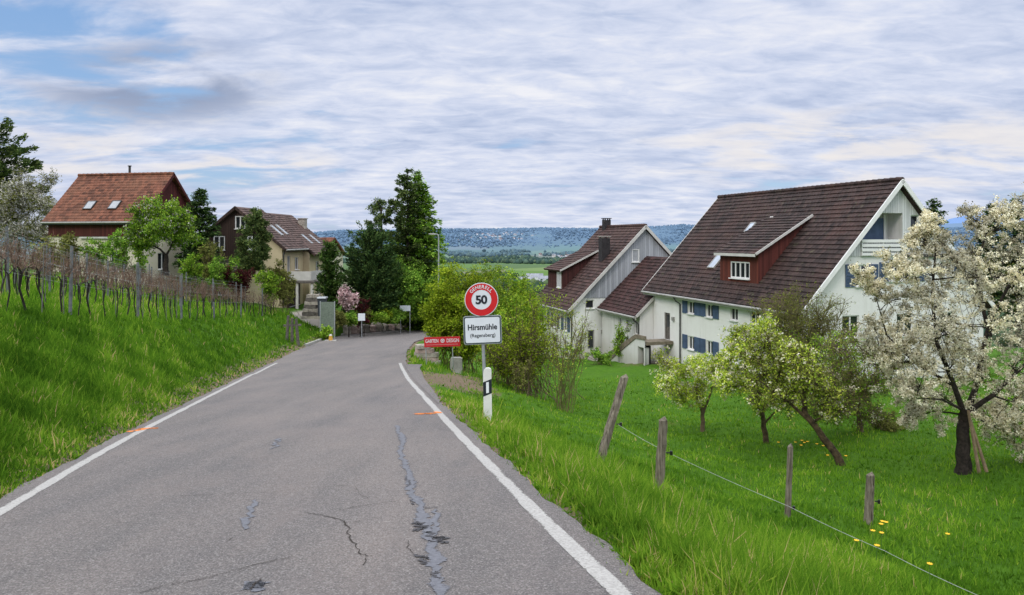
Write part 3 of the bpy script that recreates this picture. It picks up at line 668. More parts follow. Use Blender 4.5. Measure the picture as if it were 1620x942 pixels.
# shed dormer
d0,d1=5.15,9.15; xf=-5.42; zf=rz-k*5.42; zt=7.84; xt=-1.75; ztp=rz-k*1.75
wall('dormer_front',H,(xf,0,0),YA,(-1,0,0),[(d0,zf-.1),(d1,zf-.1),(d1,zt),(d0,zt)],[(6.0,6.28,8.0,7.3)],M['clad_red'])
window(H,(xf,0,0),YA,(-1,0,0),(6.0,6.28,8.0,7.3),4,1,.05,.08)
for y in (d0,d1-.04): m=MB(); m.prism([(xf+.003,y,zf-.12),(xf+.003,y,zt-.01),(xt,y,ztp+.12),(xt,y,ztp-.15)],(0,.04,0)); m.build('dormer_cheek',M['clad_redx'],H)
roof_slope('dormer_roof',H,xt-.02,ztp+.12,xf-.32,zt-.04,d0-.18,d1+.18,M['tile_dark'],.33,.10)
verge(H,xt-.02,ztp+.12,xf-.32,zt-.04,d0-.20,M['trim'],.02,.14,'dormer_trim',.06)
m=MB(); m.box(xf-.36,d0-.18,zt-.20,xf-.33,d1+.18,zt-.03); m.build('dormer_fascia',M['trim'],H)
sl=(-6.5,-7.04)
skylight(H,-4.38,11.2,rz-k*4.38,sl,.8,1.25); skylight(H,-2.3,10.4,rz-k*2.3,sl,.55,.85)
m=MB(); m.boxa((-1.84,8.83,rz-k*1.84+.10),(.08,0,.09),(0,.16,0),(-.05,0,.05)); m.build('roof_vent',M['trim'],H)
# low connecting wing
wx,wz,ex,ez,wy0,wy1=-3.14,7.25,-7.62,3.06,17.9,23.7
kw=(wz-ez)/(wx-ex)
wl=[(17.15,1.62,17.75,2.55),(18.6,1.85,19.2,2.6),(19.9,1.85,20.5,2.6)]
zw=lambda x:wz-kw*(wx-x)-.24
wall('wing_wall',H,(-7.2,0,0),YA,(-1,0,0),[(16.9,WB),(23.65,WB),(23.65,zw(-7.2)),(16.9,zw(-7.2))],wl,M['plaster_grey'])
for r in wl: window(H,(-7.2,0,0),YA,(-1,0,0),r,2,1)
wall('wing_wall',H,(0,16.9,0),XA,(0,-1,0),[(-7.2,WB),(-6.12,WB),(-6.12,zw(-6.12)),(-7.2,zw(-7.2))],[],M['plaster'])
roof_slope('wing_roof',H,wx,wz,ex,ez,17.86,wy1,M['tile_wing'])
roof_slope('wing_roof',H,-5.75,zw(-5.75)+.24,ex,ez,16.7,17.857,M['tile_wing'])
roof_slope('wing_roof',H,wx,wz,1.2,3.2,17.86,wy1,M['tile_wing'])
verge(H,-5.75,zw(-5.75)+.24,ex,ez,16.67,M['trim'],.02,.2)
gutter(H,ex,ez,16.7,wy1,-1,'trim')
downpipe(H,[(-7.72,17.0,2.92),(-7.6,16.98,2.7),(-7.3,16.95,2.5),(-7.3,16.95,-1.2)])
# steps up to the side door : 9 real treads + side cheek
for i in range(9):
    y=20.1-i*.54; m=MB(); m.box(-8.22,y-.60,-.62+.24*i,-7.26,y,-.40+.24*i); m.build('step',M['steps'],H)
m=MB(); m.box(-8.22,13.9,1.34,-6.13,15.24,1.56); m.build('landing',M['steps'],H)
m=MB(); m.prism([(-8.36,20.4,-.75),(-8.36,20.4,-.25),(-8.36,15.3,1.95),(-8.36,13.85,1.98),(-8.36,13.85,1.72),(-8.36,15.3,1.66),(-8.36,20.,-.75)],(.14,0,0)); m.build('stair_coping',M['steps'],H)
wall('stair_cheek',H,(-8.30,0,0),YA,(-1,0,0),[(13.9,-1.6),(20.2,-1.6),(20.2,-.55),(15.3,1.70),(13.9,1.72)],[(14.1,-.2,15.0,1.15)],M['plaster_grey'],.5)
m=MB(); m.box(-7.9,14.0,-1.6,-7.8,15.1,1.3); m.build('stair_recess_dark',M['insul'],H)  # black panel stands in for the shade inside the stair opening
# ---- second white house with grey boarded gable (behind)
O2=Vector((21.12,40,-8.7))+Matrix.Rotation(TH,3,'Z')@Vector((-3.23,23.7,0))
B=thing('house','white house with grey boarded gable, two dark chimneys and brown roof beyond the bush','house',O2,TH)
brz,bx,bez,bl=9.81,6.93,2.90,9.4
kb_=(brz-bez)/bx; bw=6.4
bz=lambda x:brz-kb_*abs(x)-.24
cl=3.84
xcl=(brz-.24-cl)/kb_
lw=[(-5.28,2.98,-4.55,3.68)]; dh=(-5.12,-.35,-4.5,1.22)
wall('wall',B,(0,.3,0),XA,(0,-1,0),[(-bw,-2.2),(bw,-2.2),(bw,bz(bw)),(xcl,cl),(-xcl,cl),(-bw,bz(bw))],lw+[dh],M['plaster'])
window(B,(0,.3,0),XA,(0,-1,0),lw[0],1,1)
window(B,(0,.3,0),XA,(0,-1,0),dh,1,1,.1,.09,False,'gutter',name='door')
wall('gable_boarding',B,(0,.26,0),XA,(0,-1,0),[(-xcl,cl),(xcl,cl),(0,brz-.24)],[(-1.16,6.75,-.45,7.85)],M['clad_grey'])
window(B,(0,.26,0),XA,(0,-1,0),(-1.16,6.75,-.45,7.85),1,1,.06,.1,True,'wht','curtain')
m=MB(); m.box(-3.95,.16,.9,-3.6,.3,1.2); m.build('wall_box',M['gutter'],B)
bwl=[(1.5,1.0,2.4,2.2),(4,1,4.9,2.2),(6.5,1,7.4,2.2),(1.5,-1.2,2.4,.2),(4,-1.2,4.9,.2)]
wall('wall',B,(-bw,0,0),YA,(-1,0,0),[(.3,-2.2),(bl-.3,-2.2),(bl-.3,bz(bw)),(.3,bz(bw))],bwl,M['plaster'])
for r in bwl: window(B,(-bw,0,0),YA,(-1,0,0),r,2,1)
for (a,b_,c,d) in bwl[:3]: shutter(B,(-bw,0,0),YA,(-1,0,0),(a-.55,b_,a-.05,d)); shutter(B,(-bw,0,0),YA,(-1,0,0),(c+.05,b_,c+.55,d))
wall('wall',B,(bw,0,0),YA,XA,[(.3,-2.2),(bl-.3,-2.2),(bl-.3,bz(bw)),(.3,bz(bw))],[],M['plaster'])
wall('wall',B,(0,bl-.3,0),XA,YA,[(-bw,-2.2),(bw,-2.2),(bw,bz(bw)),(0,brz-.24),(-bw,bz(bw))],[],M['plaster'])
roof_slope('roof',B,0,brz,-bx,bez,0,bl,M['tile_b']); roof_slope('roof',B,0,brz,bx,bez,0,bl,M['tile_b'])
ridge_caps(B,0,brz+.02,-.02,bl,M['tile_b'])
verge(B,0,brz,-bx,bez,-.035,M['trim']); verge(B,0,brz,bx,bez,-.035,M['trim'])
gutter(B,-bx,bez,0,bl,-1)
downpipe(B,[(-7.0,.5,2.75),(-6.7,.45,2.4),(-6.5,.4,2.2),(-6.5,.4,-1.6)])
fx=-5.6; fz=brz-kb_*5.6; ft=5.95; tx=-2.25; tz=brz-kb_*2.25
wall('dormer_front',B,(fx,0,0),YA,(-1,0,0),[(4.75,fz-.1),(8.6,fz-.1),(8.6,ft),(4.75,ft)],[(5.1,fz+.15,6.1,ft-.2)],M['clad_b'])
window(B,(fx,0,0),YA,(-1,0,0),(5.1,fz+.15,6.1,ft-.2),2,1,-.03,.09,True,'wht','curtain')
for y in (4.75,8.56): m=MB(); m.prism([(fx+.003,y,fz-.12),(fx+.003,y,ft-.01),(tx,y,tz+.12),(tx,y,tz-.15)],(0,.04,0)); m.build('dormer_cheek',M['clad_bx'],B)
roof_slope('dormer_roof',B,tx,tz+.12,fx-.35,ft-.04,4.55,8.8,M['tile_b'],.33,.1)
verge(B,tx,tz+.12,fx-.35,ft-.04,4.53,M['trim'],.02,.14,'dormer_trim',.06)
def chimney(parent,x,y,w,d,z0,z1,cap=True):
    m=MB(); m.box(x-w/2,y-d/2,z0,x+w/2,y+d/2,z1); c=m.build('chimney',M['chim'],parent)
    m=MB(); m.box(x-w/2-.07,y-d/2-.07,z1+.12,x+w/2+.07,y+d/2+.07,z1+.18)
    for i in (-1,1):
        for j in (-1,1): m.box(x+i*(w/2-.08)-.05,y+j*(d/2-.08)-.05,z1+.002,x+i*(w/2-.08)+.05,y+j*(d/2-.08)+.05,z1+.118)
    m.build('chimney_cap',M['chimcap'] if cap else M['chim'],c)
chimney(B,-2.75,2.3,.75,.75,6.2,8.75); chimney(B,-.05,7.9,.62,.62,9.3,10.45,False)
# ---- red roofed house on the left
d1v=Vector((-.979,.2,0)); O3=P(275,275,64); O3.z=-4.6
rot1=math.atan2(-d1v.x,d1v.y)   # local +Y runs along the ridge away to the left
R1=thing('house','red tiled house with two skylights and dark red boards beside the green tree','house',O3,rot1)
z1=5.63+4.6; e1=z1-4.2; hw=4.06; L1=9.5; k1=4.2/hw
# with +Y to the left the slope facing the road lies on local -X
f1=lambda x:z1-k1*abs(x)-.22
band=e1-1.25
wl1=[(2.2,1.9,3.3,3.6),(4.2,2.6,5.2,3.6),(6.6,1.6,7.8,3.6)]
wall('wall',R1,(-3.6,0,0),YA,(-1,0,0),[(.35,-1.5),(L1-.35,-1.5),(L1-.35,band),(.35,band)],wl1,M['cream_pale'])
for r in wl1: window(R1,(-3.6,0,0),YA,(-1,0,0),r,2,1)
wall('eave_boarding',R1,(-3.7,0,0),YA,(-1,0,0),[(.3,band),(L1-.3,band),(L1-.3,f1(3.7)),(.3,f1(3.7))],[],M['clad_maroon'])
m=MB(); m.box(-3.78,1.2,band-.16,-3.62,L1-3.4,band-.02); m.build('beam',M['trim'],R1)
wall('wall',R1,(0,.35,0),XA,(0,-1,0),[(-3.6,-1.5),(3.6,-1.5),(3.6,band),(-3.6,band)],[(-1.6,2.0,-.4,3.4),(1.2,2.0,2.4,3.4)],M['cream_pale'])
for r in ((-1.6,2.0,-.4,3.4),(1.2,2.0,2.4,3.4)): window(R1,(0,.35,0),XA,(0,-1,0),r,2,1)
wall('gable_boarding',R1,(0,.30,0),XA,(0,-1,0),[(-3.6,band),(3.6,band),(3.6,f1(3.6)),(0,f1(0)),(-3.6,f1(3.6))],[],M['clad_maroonx'])
wall('wall',R1,(3.6,0,0),YA,XA,[(.35,-1.5),(L1-.35,-1.5),(L1-.35,f1(3.6)),(.35,f1(3.6))],[],M['cream_pale'])
wall('wall',R1,(0,L1-.35,0),XA,YA,[(-3.6,-1.5),(3.6,-1.5),(3.6,f1(3.6)),(0,f1(0)),(-3.6,f1(3.6))],[],M['clad_maroonx'])
roof_slope('roof',R1,0,z1,-hw,e1,0,L1,M['tile_red'],step=.03); roof_slope('roof',R1,0,z1,hw,e1,0,L1,M['tile_red'])
ridge_caps(R1,0,z1+.02,0,L1,M['tile_red'])
for x in (-hw,hw): verge(R1,0,z1,x,e1,-.035,M['clad_maroonx'],.03,.22)
gutter(R1,-hw,e1,0,L1,-1,'pipe')
for yy in (5.95,3.55):
    skylight(R1,-2.75,yy,z1-k1*2.75,(-hw,-4.2),.85,1.0,'curtain',.07,'pipe')
m=MB(); m.tube([(.3,4.6,z1-.4),(.3,4.6,z1+.75)],.10,8); m.tube([(.3,4.6,z1+.75),(.3,4.6,z1+.82)],.16,8); m.build('flue',M['pipe'],R1)
# ---- brown house with timber gable further down
O4=P(372,327,68); zt4=O4.z; O4.z=-6.2
R2=thing('house','cream house with dark timber gable, brown roof with skylights and a balcony over the porch','house',O4,-.06)
z2=zt4+6.2; hw2=4.75; e2=z2-3.9; k2=3.9/hw2; f2=lambda x:z2-k2*abs(x)-.22
zc=e2-.2
gh=[(-.15,z2-2.05,.85,z2-.85),(-2.2,z2-4.0,-1.1,z2-2.7),(1.0,z2-4.,1.9,z2-2.7)]
wall('gable_boarding',R2,(0,.3,0),XA,(0,-1,0),[(-4.3,zc-1.),(2.1,zc-1.),(2.1,f2(2.1)),(0,f2(0)),(-4.3,f2(4.3))],gh,M['clad_brown'])
for r in gh: window(R2,(0,.3,0),XA,(0,-1,0),r,2,1,.06,.1)
wall('wall',R2,(0,.3,0),XA,(0,-1,0),[(2.1,-2),(4.3,-2),(4.3,f2(4.3)),(2.1,f2(2.1))],[],M['cream'])
wall('wall',R2,(0,.32,0),XA,(0,-1,0),[(-4.3,-2),(2.1,-2),(2.1,zc-1.),(-4.3,zc-1.)],[(-2.5,1,-1,2.4)],M['cream'])
window(R2,(0,.32,0),XA,(0,-1,0),(-2.5,1,-1,2.4),2,1)
m=MB()
for z in (zc-1.6,zc-1.35,zc-1.1,zc-.85): m.box(-3.2,-.62,z,1.6,-.58,z+.16)
m.box(-3.2,-.6,zc-1.85,1.6,.28,zc-1.7); m.build('balcony',M['timber'],R2)
rw=[(1.6,3.0,2.4,4.6),(3.6,3.2,4.6,4.4),(2.0,-.2,4.6,1.6)]
wall('wall',R2,(4.3,0,0),YA,XA,[(.3,-2),(6,-2),(6,f2(4.3)),(.3,f2(4.3))],rw,M['cream'])
for r in rw: window(R2,(4.3,0,0),YA,XA,r,2,1)
wall('wall',R2,(-4.3,0,0),YA,(-1,0,0),[(.3,-2),(13,-2),(13,f2(4.3)-.8),(6,f2(4.3)-.8),(6,f2(4.3)),(.3,f2(4.3))],[],M['cream'])
roof_slope('roof',R2,0,z2,hw2,e2,0,6.0,M['tile_brown']); roof_slope('roof',R2,0,z2,-hw2,e2,0,6.,M['tile_brown'])
verge(R2,0,z2,hw2,e2,-.035,M['clad_brown']); verge(R2,0,z2,-hw2,e2,-.035,M['clad_brown'])
roof_slope('roof',R2,.3,z2-.35,hw2+.8,e2-.65,6.003,13.6,M['tile_brown']); roof_slope('roof',R2,.3,z2-.35,-hw2,e2-.65,6.003,13.6,M['tile_brown'])
wall('wall',R2,(4.9,0,0),YA,XA,[(6.0,-2),(13.3,-2),(13.3,e2-.6),(6.,e2-.6)],[(8,2.6,9,3.9),(10.5,2.6,11.5,3.9)],M['cream'])
for r in ((8,2.6,9,3.9),(10.5,2.6,11.5,3.9)): window(R2,(4.9,0,0),YA,XA,r,2,1)
wall('wall',R2,(0,6.0,0),XA,(0,-1,0),[(4.3,-2),(4.9,-2),(4.9,e2-.5),(4.3,e2+.0)],[],M['cream'])
wall('wall',R2,(.3,13.3,0),XA,YA,[(-4.6,-2),(4.6,-2),(4.6,e2-.6),(0,z2-.6),(-4.6,e2-.6)],[],M['cream'])
gutter(R2,hw2,e2,0,6,1,'clad_brown')
s2=(hw2,-3.9)
skylight(R2,2.7,3.0,z2-k2*2.7,s2,.55,1.5); skylight(R2,2.6,4.6,z2-k2*2.6,s2,.55,1.5); skylight(R2,3.6,9.,z2-.35-k2*3.3,s2,.6,1.5); skylight(R2,3.6,11.4,z2-.35-k2*3.3,s2,.6,1.5)
m=MB(); m.prism([(1.0,1.3,z2-.95),(1.0,4.0,z2-.95),(1.0,2.6,z2-.1)],(.05,0,0)); m.build('dormer_front',M['wht'],R2)
m=MB(); m.box(1.5,12.3,z2-2.6,2.25,13.1,z2-.8); c_=m.build('chimney',M['stone'],R2); m=MB(); m.box(1.42,12.2,z2-.798,2.33,13.2,z2-.72); m.build('chimney_cap',M['chimcap'],c_)
downpipe(R2,[(4.45,.5,e2-.2),(4.42,.35,e2-.6),(4.42,.35,-1)],.06)
# porch with posts, balcony front above
m=MB(); m.box(4.32,1.0,2.05,7.0,5.2,2.22); m.build('porch_roof',M['timber'],R2)
for (x,y) in ((6.8,1.2),(6.8,3.1),(6.8,5.0),(5.4,1.2)):
    m=MB(); m.box(x-.11,y-.11,-2.,x+.11,y+.11,2.048); m.build('porch_post',M['trim'],R2)
m=MB(); m.boxa((6.75,3.1,2.75),(.02,0,0),(0,2.1,0),(0,0,.42)); m.boxa((5.7,1.02,2.75),(1.06,0,0),(0,.02,0),(0,0,.42)); m.build('balcony_panel',M['trim'],R2)
m=MB(); m.box(4.33,1.4,-1.8,4.40,4.8,1.9); m.build('garage_door',plain('dark_red_door',(.05,.018,.016),.7,.3,3,0),R2)
# ---- small red gable roof behind
O5=P(503,377,96); O5.z=-8; R3=thing('house','small house with orange red roof just showing behind the brown house','house',O5,math.radians(78))
z3=P(503,376,96).z+8
wall('wall',R3,(-3.2,0,0),YA,(-1,0,0),[(-2,-3),(4,-3),(4,z3-2.2),(-2,z3-2.2)],[(0,z3-3.6,1,z3-2.6)],M['cream_pale']); window(R3,(-3.2,0,0),YA,(-1,0,0),(0,z3-3.6,1,z3-2.6))
wall('wall',R3,(0,-2,0),XA,(0,-1,0),[(-3.2,-3),(3.2,-3),(3.2,z3-2.2),(0,z3-.2),(-3.2,z3-2.2)],[],M['cream_pale'])
roof_slope('roof',R3,0,z3,-3.6,z3-2.3,-2.4,4.4,M['tile_red']); roof_slope('roof',R3,0,z3,3.6,z3-2.3,-2.4,4.4,M['tile_red'])

# ------------------------------------------------------------------ vegetation
def unit(a): return a/np.maximum(np.linalg.norm(a,axis=-1,keepdims=True),1e-9)
def cards(name,C,size,mat,parent,r,col2,aspect=.6,normal=None,dirs=None):
    n=len(C); d=unit(r.normal(size=(n,3))) if dirs is None else unit(dirs+r.normal(size=(n,3))*.35)
    q=r.normal(size=(n,3))
    if normal is not None: q=q+normal
    b=unit(np.cross(d,q)); s=size*r.uniform(.6,1.35,n)
    a=d*s[:,None]*.5; w=b*(s*aspect*.5)[:,None]
    V=np.stack([C-a,C-a*.1+w,C+a,C-a*.1-w],1).reshape(-1,3)
    Q=np.arange(4*n).reshape(-1,4)
    col=np.repeat(np.stack([r.random(n),col2],-1),4,0)
    return np_quads(name,V,Q,mat,parent,col)
def sticks(p0,p1,r0,r1,sides=3):
    n=len(p0); d=unit(p1-p0); ref=np.where(np.abs(d[:,2:3])<.9,np.array([[0,0,1.]]),np.array([[1.,0,0]]))
    a=unit(np.cross(d,ref)); b=np.cross(d,a); V=np.zeros((n,2,sides,3))
    for k in range(sides):
        t=2*PI*k/sides; o=a*math.cos(t)+b*math.sin(t)
        V[:,0,k]=p0+o*r0[:,None]; V[:,1,k]=p1+o*r1[:,None]
    kk=np.arange(sides); q=np.stack([kk,(kk+1)%sides,sides+(kk+1)%sides,sides+kk],-1)
    Q=(np.arange(n)*2*sides)[:,None,None]+q[None]
    return V.reshape(-1,3),Q.reshape(-1,4)
def tubes_np(polys,sides):
    Vs=[];Qs=[];n=0
    for pts,rad in polys:
        m=MB(); m.tube(pts,rad,sides,False); Vs.append(np.array(m.v)); Qs.append(np.array(m.f)+n); n+=len(m.v)
    return Vs,Qs,n
def tree(name,label,cat,base,top,tr,clumps,leaves,bark,seed,twigs=14,twig_r=.008,twig_len=1.,multistem=0,group=None,up=.35,wood='trunk',limb_k=.42,nodes_t=(.75,.9,1.),leaders=()):
    """trunk polyline base->top, limbs reaching every clump (centre, radius), twigs in each clump, leaves on the twigs.
       base/top/clumps are world points; everything is stored relative to the base"""
    r=np.random.default_rng(seed); B0=np.array(base,float); t=thing(name,label,cat,tuple(B0),0,group)
    polys=[]; nodes=[]
    if not multistem:
        tp=np.array(top,float)-B0; pts=[]; rad=[]
        for i in range(7):
            s=i/6; j=r.normal(size=3)*tr*.18*(0 if i in (0,6) else 1); pts.append(tp*s+j-np.array([0,0,.15 if i==0 else 0])); rad.append(tr*(1.22 if i==0 else 1.06-.34*s))
        polys.append((pts,rad))
        for s in nodes_t:
            nodes.append((tp*s,tr*.7))
    for ld,lr in leaders:
        q=[np.array(p,float)-B0 for p in ld]; q=[q[0]]+[x+r.normal(size=3)*lr*.5 for x in q[1:]]; fine=[]
        for a_,b_ in zip(q[:-1],q[1:]):
            for k in range(3): fine.append(a_+(b_-a_)*k/3+r.normal(size=3)*lr*.12)
        fine.append(q[-1]); rr_=[lr*(1-.75*i/(len(fine)-1)) for i in range(len(fine))]; polys.append((fine,rr_)); nodes += [(p,z) for p,z in zip(fine[2:],rr_[2:])]
    cs=[(np.array(c,float)-B0,rd) for c,rd in clumps]
    cs=sorted(cs,key=lambda q:np.linalg.norm(q[0]-(nodes[0][0] if nodes else 0)))
    P0=[];P1=[];R0=[];R1=[]; tw0=[];tw1=[];twc=[]
    for ci,(c,rd) in enumerate(cs):
        if multistem:
            st=np.array([r.normal()*multistem,r.normal()*multistem,-.1]); sr=tr*r.uniform(.6,1.2)
        else:
            w=[np.linalg.norm(c-q)*(1+ .8*max(0,(q[2]-c[2])/(np.linalg.norm(c-q)+.01))) for q,_ in nodes]; i=int(np.argmin(w)); st,sr=nodes[i]
        n=6; mid=(st+c)/2+np.array([0,0,1])*np.linalg.norm(c-st)*(.12 if not multistem else .05)+r.normal(size=3)*np.linalg.norm(c-st)*.07
        pts=[];rad=[]; r0=min(sr*.8,max(.012,limb_k*tr)); r1=max(twig_r*1.3,r0*.35)
        for k in range(n+1):
            s=k/n; p=st*(1-s)**2+2*mid*s*(1-s)+c*s*s+ (r.normal(size=3)*.03*np.linalg.norm(c-st)*.6 if 0<k<n else 0); pts.append(p); rad.append(r0*(1-s)+r1*s)
        polys.append((pts,rad)); nodes.append((pts[n//2+1],rad[n//2+1])); nodes.append((c,r1))
        # twigs
        axis=c.copy(); axis[2]=0; axis=unit(axis[None])[0]
        dd=unit(r.normal(size=(twigs,3))+axis*.35+np.array([0,0,up])); ln=rd*twig_len*r.uniform(.55,1.2,twigs)
        s0=np.array(pts)[r.integers(n//2,n+1,twigs)]; m1=s0+dd*ln[:,None]*.5+r.normal(size=(twigs,3))*rd*.06; e1=m1+unit(dd+r.normal(size=(twigs,3))*.35)*ln[:,None]*.5
        P0+= [s0,m1]; P1+=[m1,e1]; R0+=[np.full(twigs,twig_r*1.2),np.full(twigs,twig_r*.8)]; R1+=[np.full(twigs,twig_r*.8),np.full(twigs,twig_r*.4)]
        tw0.append(s0*.3+m1*.7); tw1.append(e1); twc.append(np.full(twigs,r.random()))
        # side sprigs
        ks=twigs*2; i=r.integers(0,twigs,ks); q0=m1[i]+(e1[i]-m1[i])*r.random((ks,1)); q1=q0+unit(r.normal(size=(ks,3))+dd[i]*.6)*(ln[i]*.35)[:,None]
        P0.append(q0);P1.append(q1);R0.append(np.full(ks,twig_r*.6));R1.append(np.full(ks,twig_r*.3)); tw0.append(q0);tw1.append(q1);twc.append(np.full(ks,twc[-1][0]))
    Vs,Qs,nn=tubes_np(polys,7)
    sv,sq=sticks(np.concatenate(P0),np.concatenate(P1),np.concatenate(R0),np.concatenate(R1)); Vs.append(sv); Qs.append(sq+nn)
    np_quads(wood,np.concatenate(Vs),np.concatenate(Qs),M[bark],t,None,True)
    tw0=np.concatenate(tw0);tw1=np.concatenate(tw1);twc=np.concatenate(twc)
    for (part,mat,n,size,jit_,asp,tuft) in leaves:
        if tuft>1:     # tufts: several petals or leaves close together
            k=n//tuft; i=r.integers(0,len(tw0),k); s=r.uniform(.1,1.05,k); C=tw0[i]+(tw1[i]-tw0[i])*s[:,None]+r.normal(size=(k,3))*jit_
            C=np.repeat(C,tuft,0)+r.normal(size=(k*tuft,3))*size*.75; cc=np.repeat(twc[i]*.6+r.random(k)*.4,tuft)
        else:
            i=r.integers(0,len(tw0),n); s=r.uniform(0,1.1,n); C=tw0[i]+(tw1[i]-tw0[i])*s[:,None]+r.normal(size=(n,3))*jit_; cc=twc[i]*.65+r.random(n)*.35
        cards(part,C,size,M[mat],t,r,cc,asp,normal=np.array([0,0,.8]))
    return t
def blob(px,py,Y,rx,ry,n,cr,seed,ydep=None,inner=.0):
    """n clump centres spread through an ellipsoid given by its picture extent at depth Y"""
    r=np.random.default_rng(seed); out=[]; c=P(px,py,Y); k=Y/FOC
    while len(out)<n:
        d=r.uniform(-1,1,3)
        q=np.linalg.norm(d)
        if q>1 or q<inner: continue
        out.append((Vector((c.x+d[0]*rx*k,c.y+d[1]*(ydep if ydep else rx*k),c.z+d[2]*ry*k)),cr*k*r.uniform(.75,1.25)))
    return out
def gp(px,py,Y=None):
    """a point standing on the ground under picture point px at depth Y"""
    if Y is None:
        x,y=ground_at(px,py); return Vector((x,y,Tz(x,y)))
    x=U(px)*Y; return Vector((x,Y,Tz(x,Y)))
def conifer(name,label,base,height,radius,seed,mat,ncards,size,bark='bark_dark',shape=1.,droop=.25,whorls=26,per=9,low=.06,wob=.25,group=None,cat='tree',upturn=0.,lean=(0,0)):
    r=np.random.default_rng(seed); t=thing(name,label,cat,tuple(base),0,group)
    lv=np.array([lean[0],lean[1],0.])
    pts=[np.array([0,0,-.2])]+[lv*(s*height)+np.array([0,0,s*height]) for s in (.2,.4,.6,.8,1.)]
    polys=[(pts,[height*.017,height*.014,height*.011,height*.008,height*.004,.01])]
    b0=[];b1=[];bl=[];dirs=[]; P0=[];P1=[]
    for w in range(whorls):
        s=low+(1-low)*(w+r.uniform(-.4,.4))/whorls
        if s>.99: s=.985
        Lw=radius*(max(0,1-s)**shape)*(1-.35*max(0,.12-s)/.12)+.12
        for k in range(per):
            ang=r.uniform(0,2*PI); L=Lw*r.uniform(1-wob*1.6,1+wob); o=lv*(s*height)+np.array([0,0,s*height])
            d=np.array([math.cos(ang),math.sin(ang),-droop*r.uniform(.3,1.5)+.35*s]); e=o+d*L+np.array([0,0,upturn*L])
            b0.append(o);b1.append(e);bl.append(L);dirs.append(unit(d[None])[0])
    b0=np.array(b0);b1=np.array(b1);bl=np.array(bl);dirs=np.array(dirs)
    Vs,Qs,nn=tubes_np(polys,7); sv,sq=sticks(b0,b1,np.full(len(b0),height*.0022),np.full(len(b0),height*.0008)); Vs.append(sv);Qs.append(sq+nn)
    np_quads('trunk',np.concatenate(Vs),np.concatenate(Qs),M[bark],t,None,True)
    i=r.choice(len(bl),ncards,p=bl**1.25/np.sum(bl**1.25)); s=1-r.random(ncards)**1.7*.95
    lat=unit(np.cross(dirs[i],np.array([[0,0,1.]])))
    C=b0[i]+(b1[i]-b0[i])*s[:,None]+lat*(r.uniform(-1,1,ncards)*bl[i]*.28*(1.15-s))[:,None]+r.normal(size=(ncards,3))*size*.35
    C[:,2]-=np.abs(r.normal(size=ncards))*size*.3
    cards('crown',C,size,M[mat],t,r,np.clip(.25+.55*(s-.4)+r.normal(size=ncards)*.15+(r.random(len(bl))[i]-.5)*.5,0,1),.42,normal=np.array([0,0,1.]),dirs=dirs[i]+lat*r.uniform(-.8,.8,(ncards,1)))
    return t
L_=lambda part,mat,n,size,jit,asp=.6,tuft=1:(part,mat,n,size,jit,asp,tuft)

# --- the white cherry on the right
cb_=gp(1522,752,17.2)
cl=[]
for (px,py,dy,r_) in [(1500,590,-.3,36),(1455,610,-.8,30),(1410,580,.2,26),(1385,525,-.4,20),(1425,475,.5,28),(1385,455,.6,15),(1350,430,.2,10),(1475,435,-.3,34),(1410,412,.0,15),(1445,390,.4,15),(1478,345,.2,13),(1468,378,.2,16),(1540,400,.5,38),(1530,480,1.2,46),(1500,530,-1.,40),(1580,365,.2,30),(1600,335,.5,18),(1590,440,-.6,42),(1570,520,-.9,44),(1600,580,-.3,40),(1555,605,.6,40),(1610,640,-.6,36),(1590,660,.9,28),(1465,655,.2,24),(1440,655,-.2,16),(1650,480,.3,50),(1660,380,.4,42),(1690,560,.0,50),(1650,640,.4,40),(1405,545,.9,26),(1455,540,1.1,36),(1600,500,1.4,50),(1660,300,.3,26),(1535,345,.6,14),(1430,440,-.6,18),(1490,480,.4,36),(1550,440,-.4,38),(1620,420,.3,36),(1520,560,.3,34),(1640,690,0,26),(1500,390,.3,22),(1580,680,-.2,26),(1615,690,.3,26),(1550,660,.8,28),(1640,600,.5,40),(1620,530,.8,44),(1480,620,.6,34),(1430,610,.4,24),(1395,560,-.3,18),(1440,560,-.4,26),(1475,505,-.6,30)]:
    cl.append((P(px,py,17.2+dy),r_*17.2/FOC))
C_=lambda *q:[P(a_,b_,17.2+d_) for a_,b_,d_ in q]
tree('cherry_tree','big white blossoming cherry tree with dark trunk on the right','tree',cb_,P(1526,655,17.2),.165,cl,
  [L_('blossom','b_white',138000,.036,.028,.9,14),L_('crown','l_bronze',13000,.05,.06,.5)],'bark_dark',21,18,.0065,1.55,wood='trunk',limb_k=.16,nodes_t=(1.,),
  leaders=[(C_((1526,660,0),(1508,610,-.2),(1482,540,-.3),(1470,470,-.1),(1478,390,.1)),.07),(C_((1526,660,0),(1548,600,.3),(1560,520,.4),(1545,430,.5),(1560,370,.5)),.08),(C_((1527,655,0),(1570,625,-.3),(1625,570,-.3),(1660,480,0)),.07),(C_((1508,610,-.2),(1450,575,.2),(1400,530,.3),(1385,470,.4)),.04),(C_((1560,520,.4),(1600,450,.1),(1640,380,.2)),.045),(C_((1526,650,0),(1490,632,-.5),(1450,630,-.6)),.035)])
# stakes leaning on the cherry
stk=thing('support_stakes','brown wooden stakes leaning against the cherry trunk','stake',gp(1545,752,17.1))
for a,b_ in (((1532,650),(1550,752)),((1536,668),(1562,757))):
    p=P(*a,17.0); q=P(*b_,16.95); q.z=Tz(q.x,q.y)-.05; m=MB(); m.tube([q-stk.location,p-stk.location],[.045,.035],6); m.build('stake',M['stake_wood'],stk)
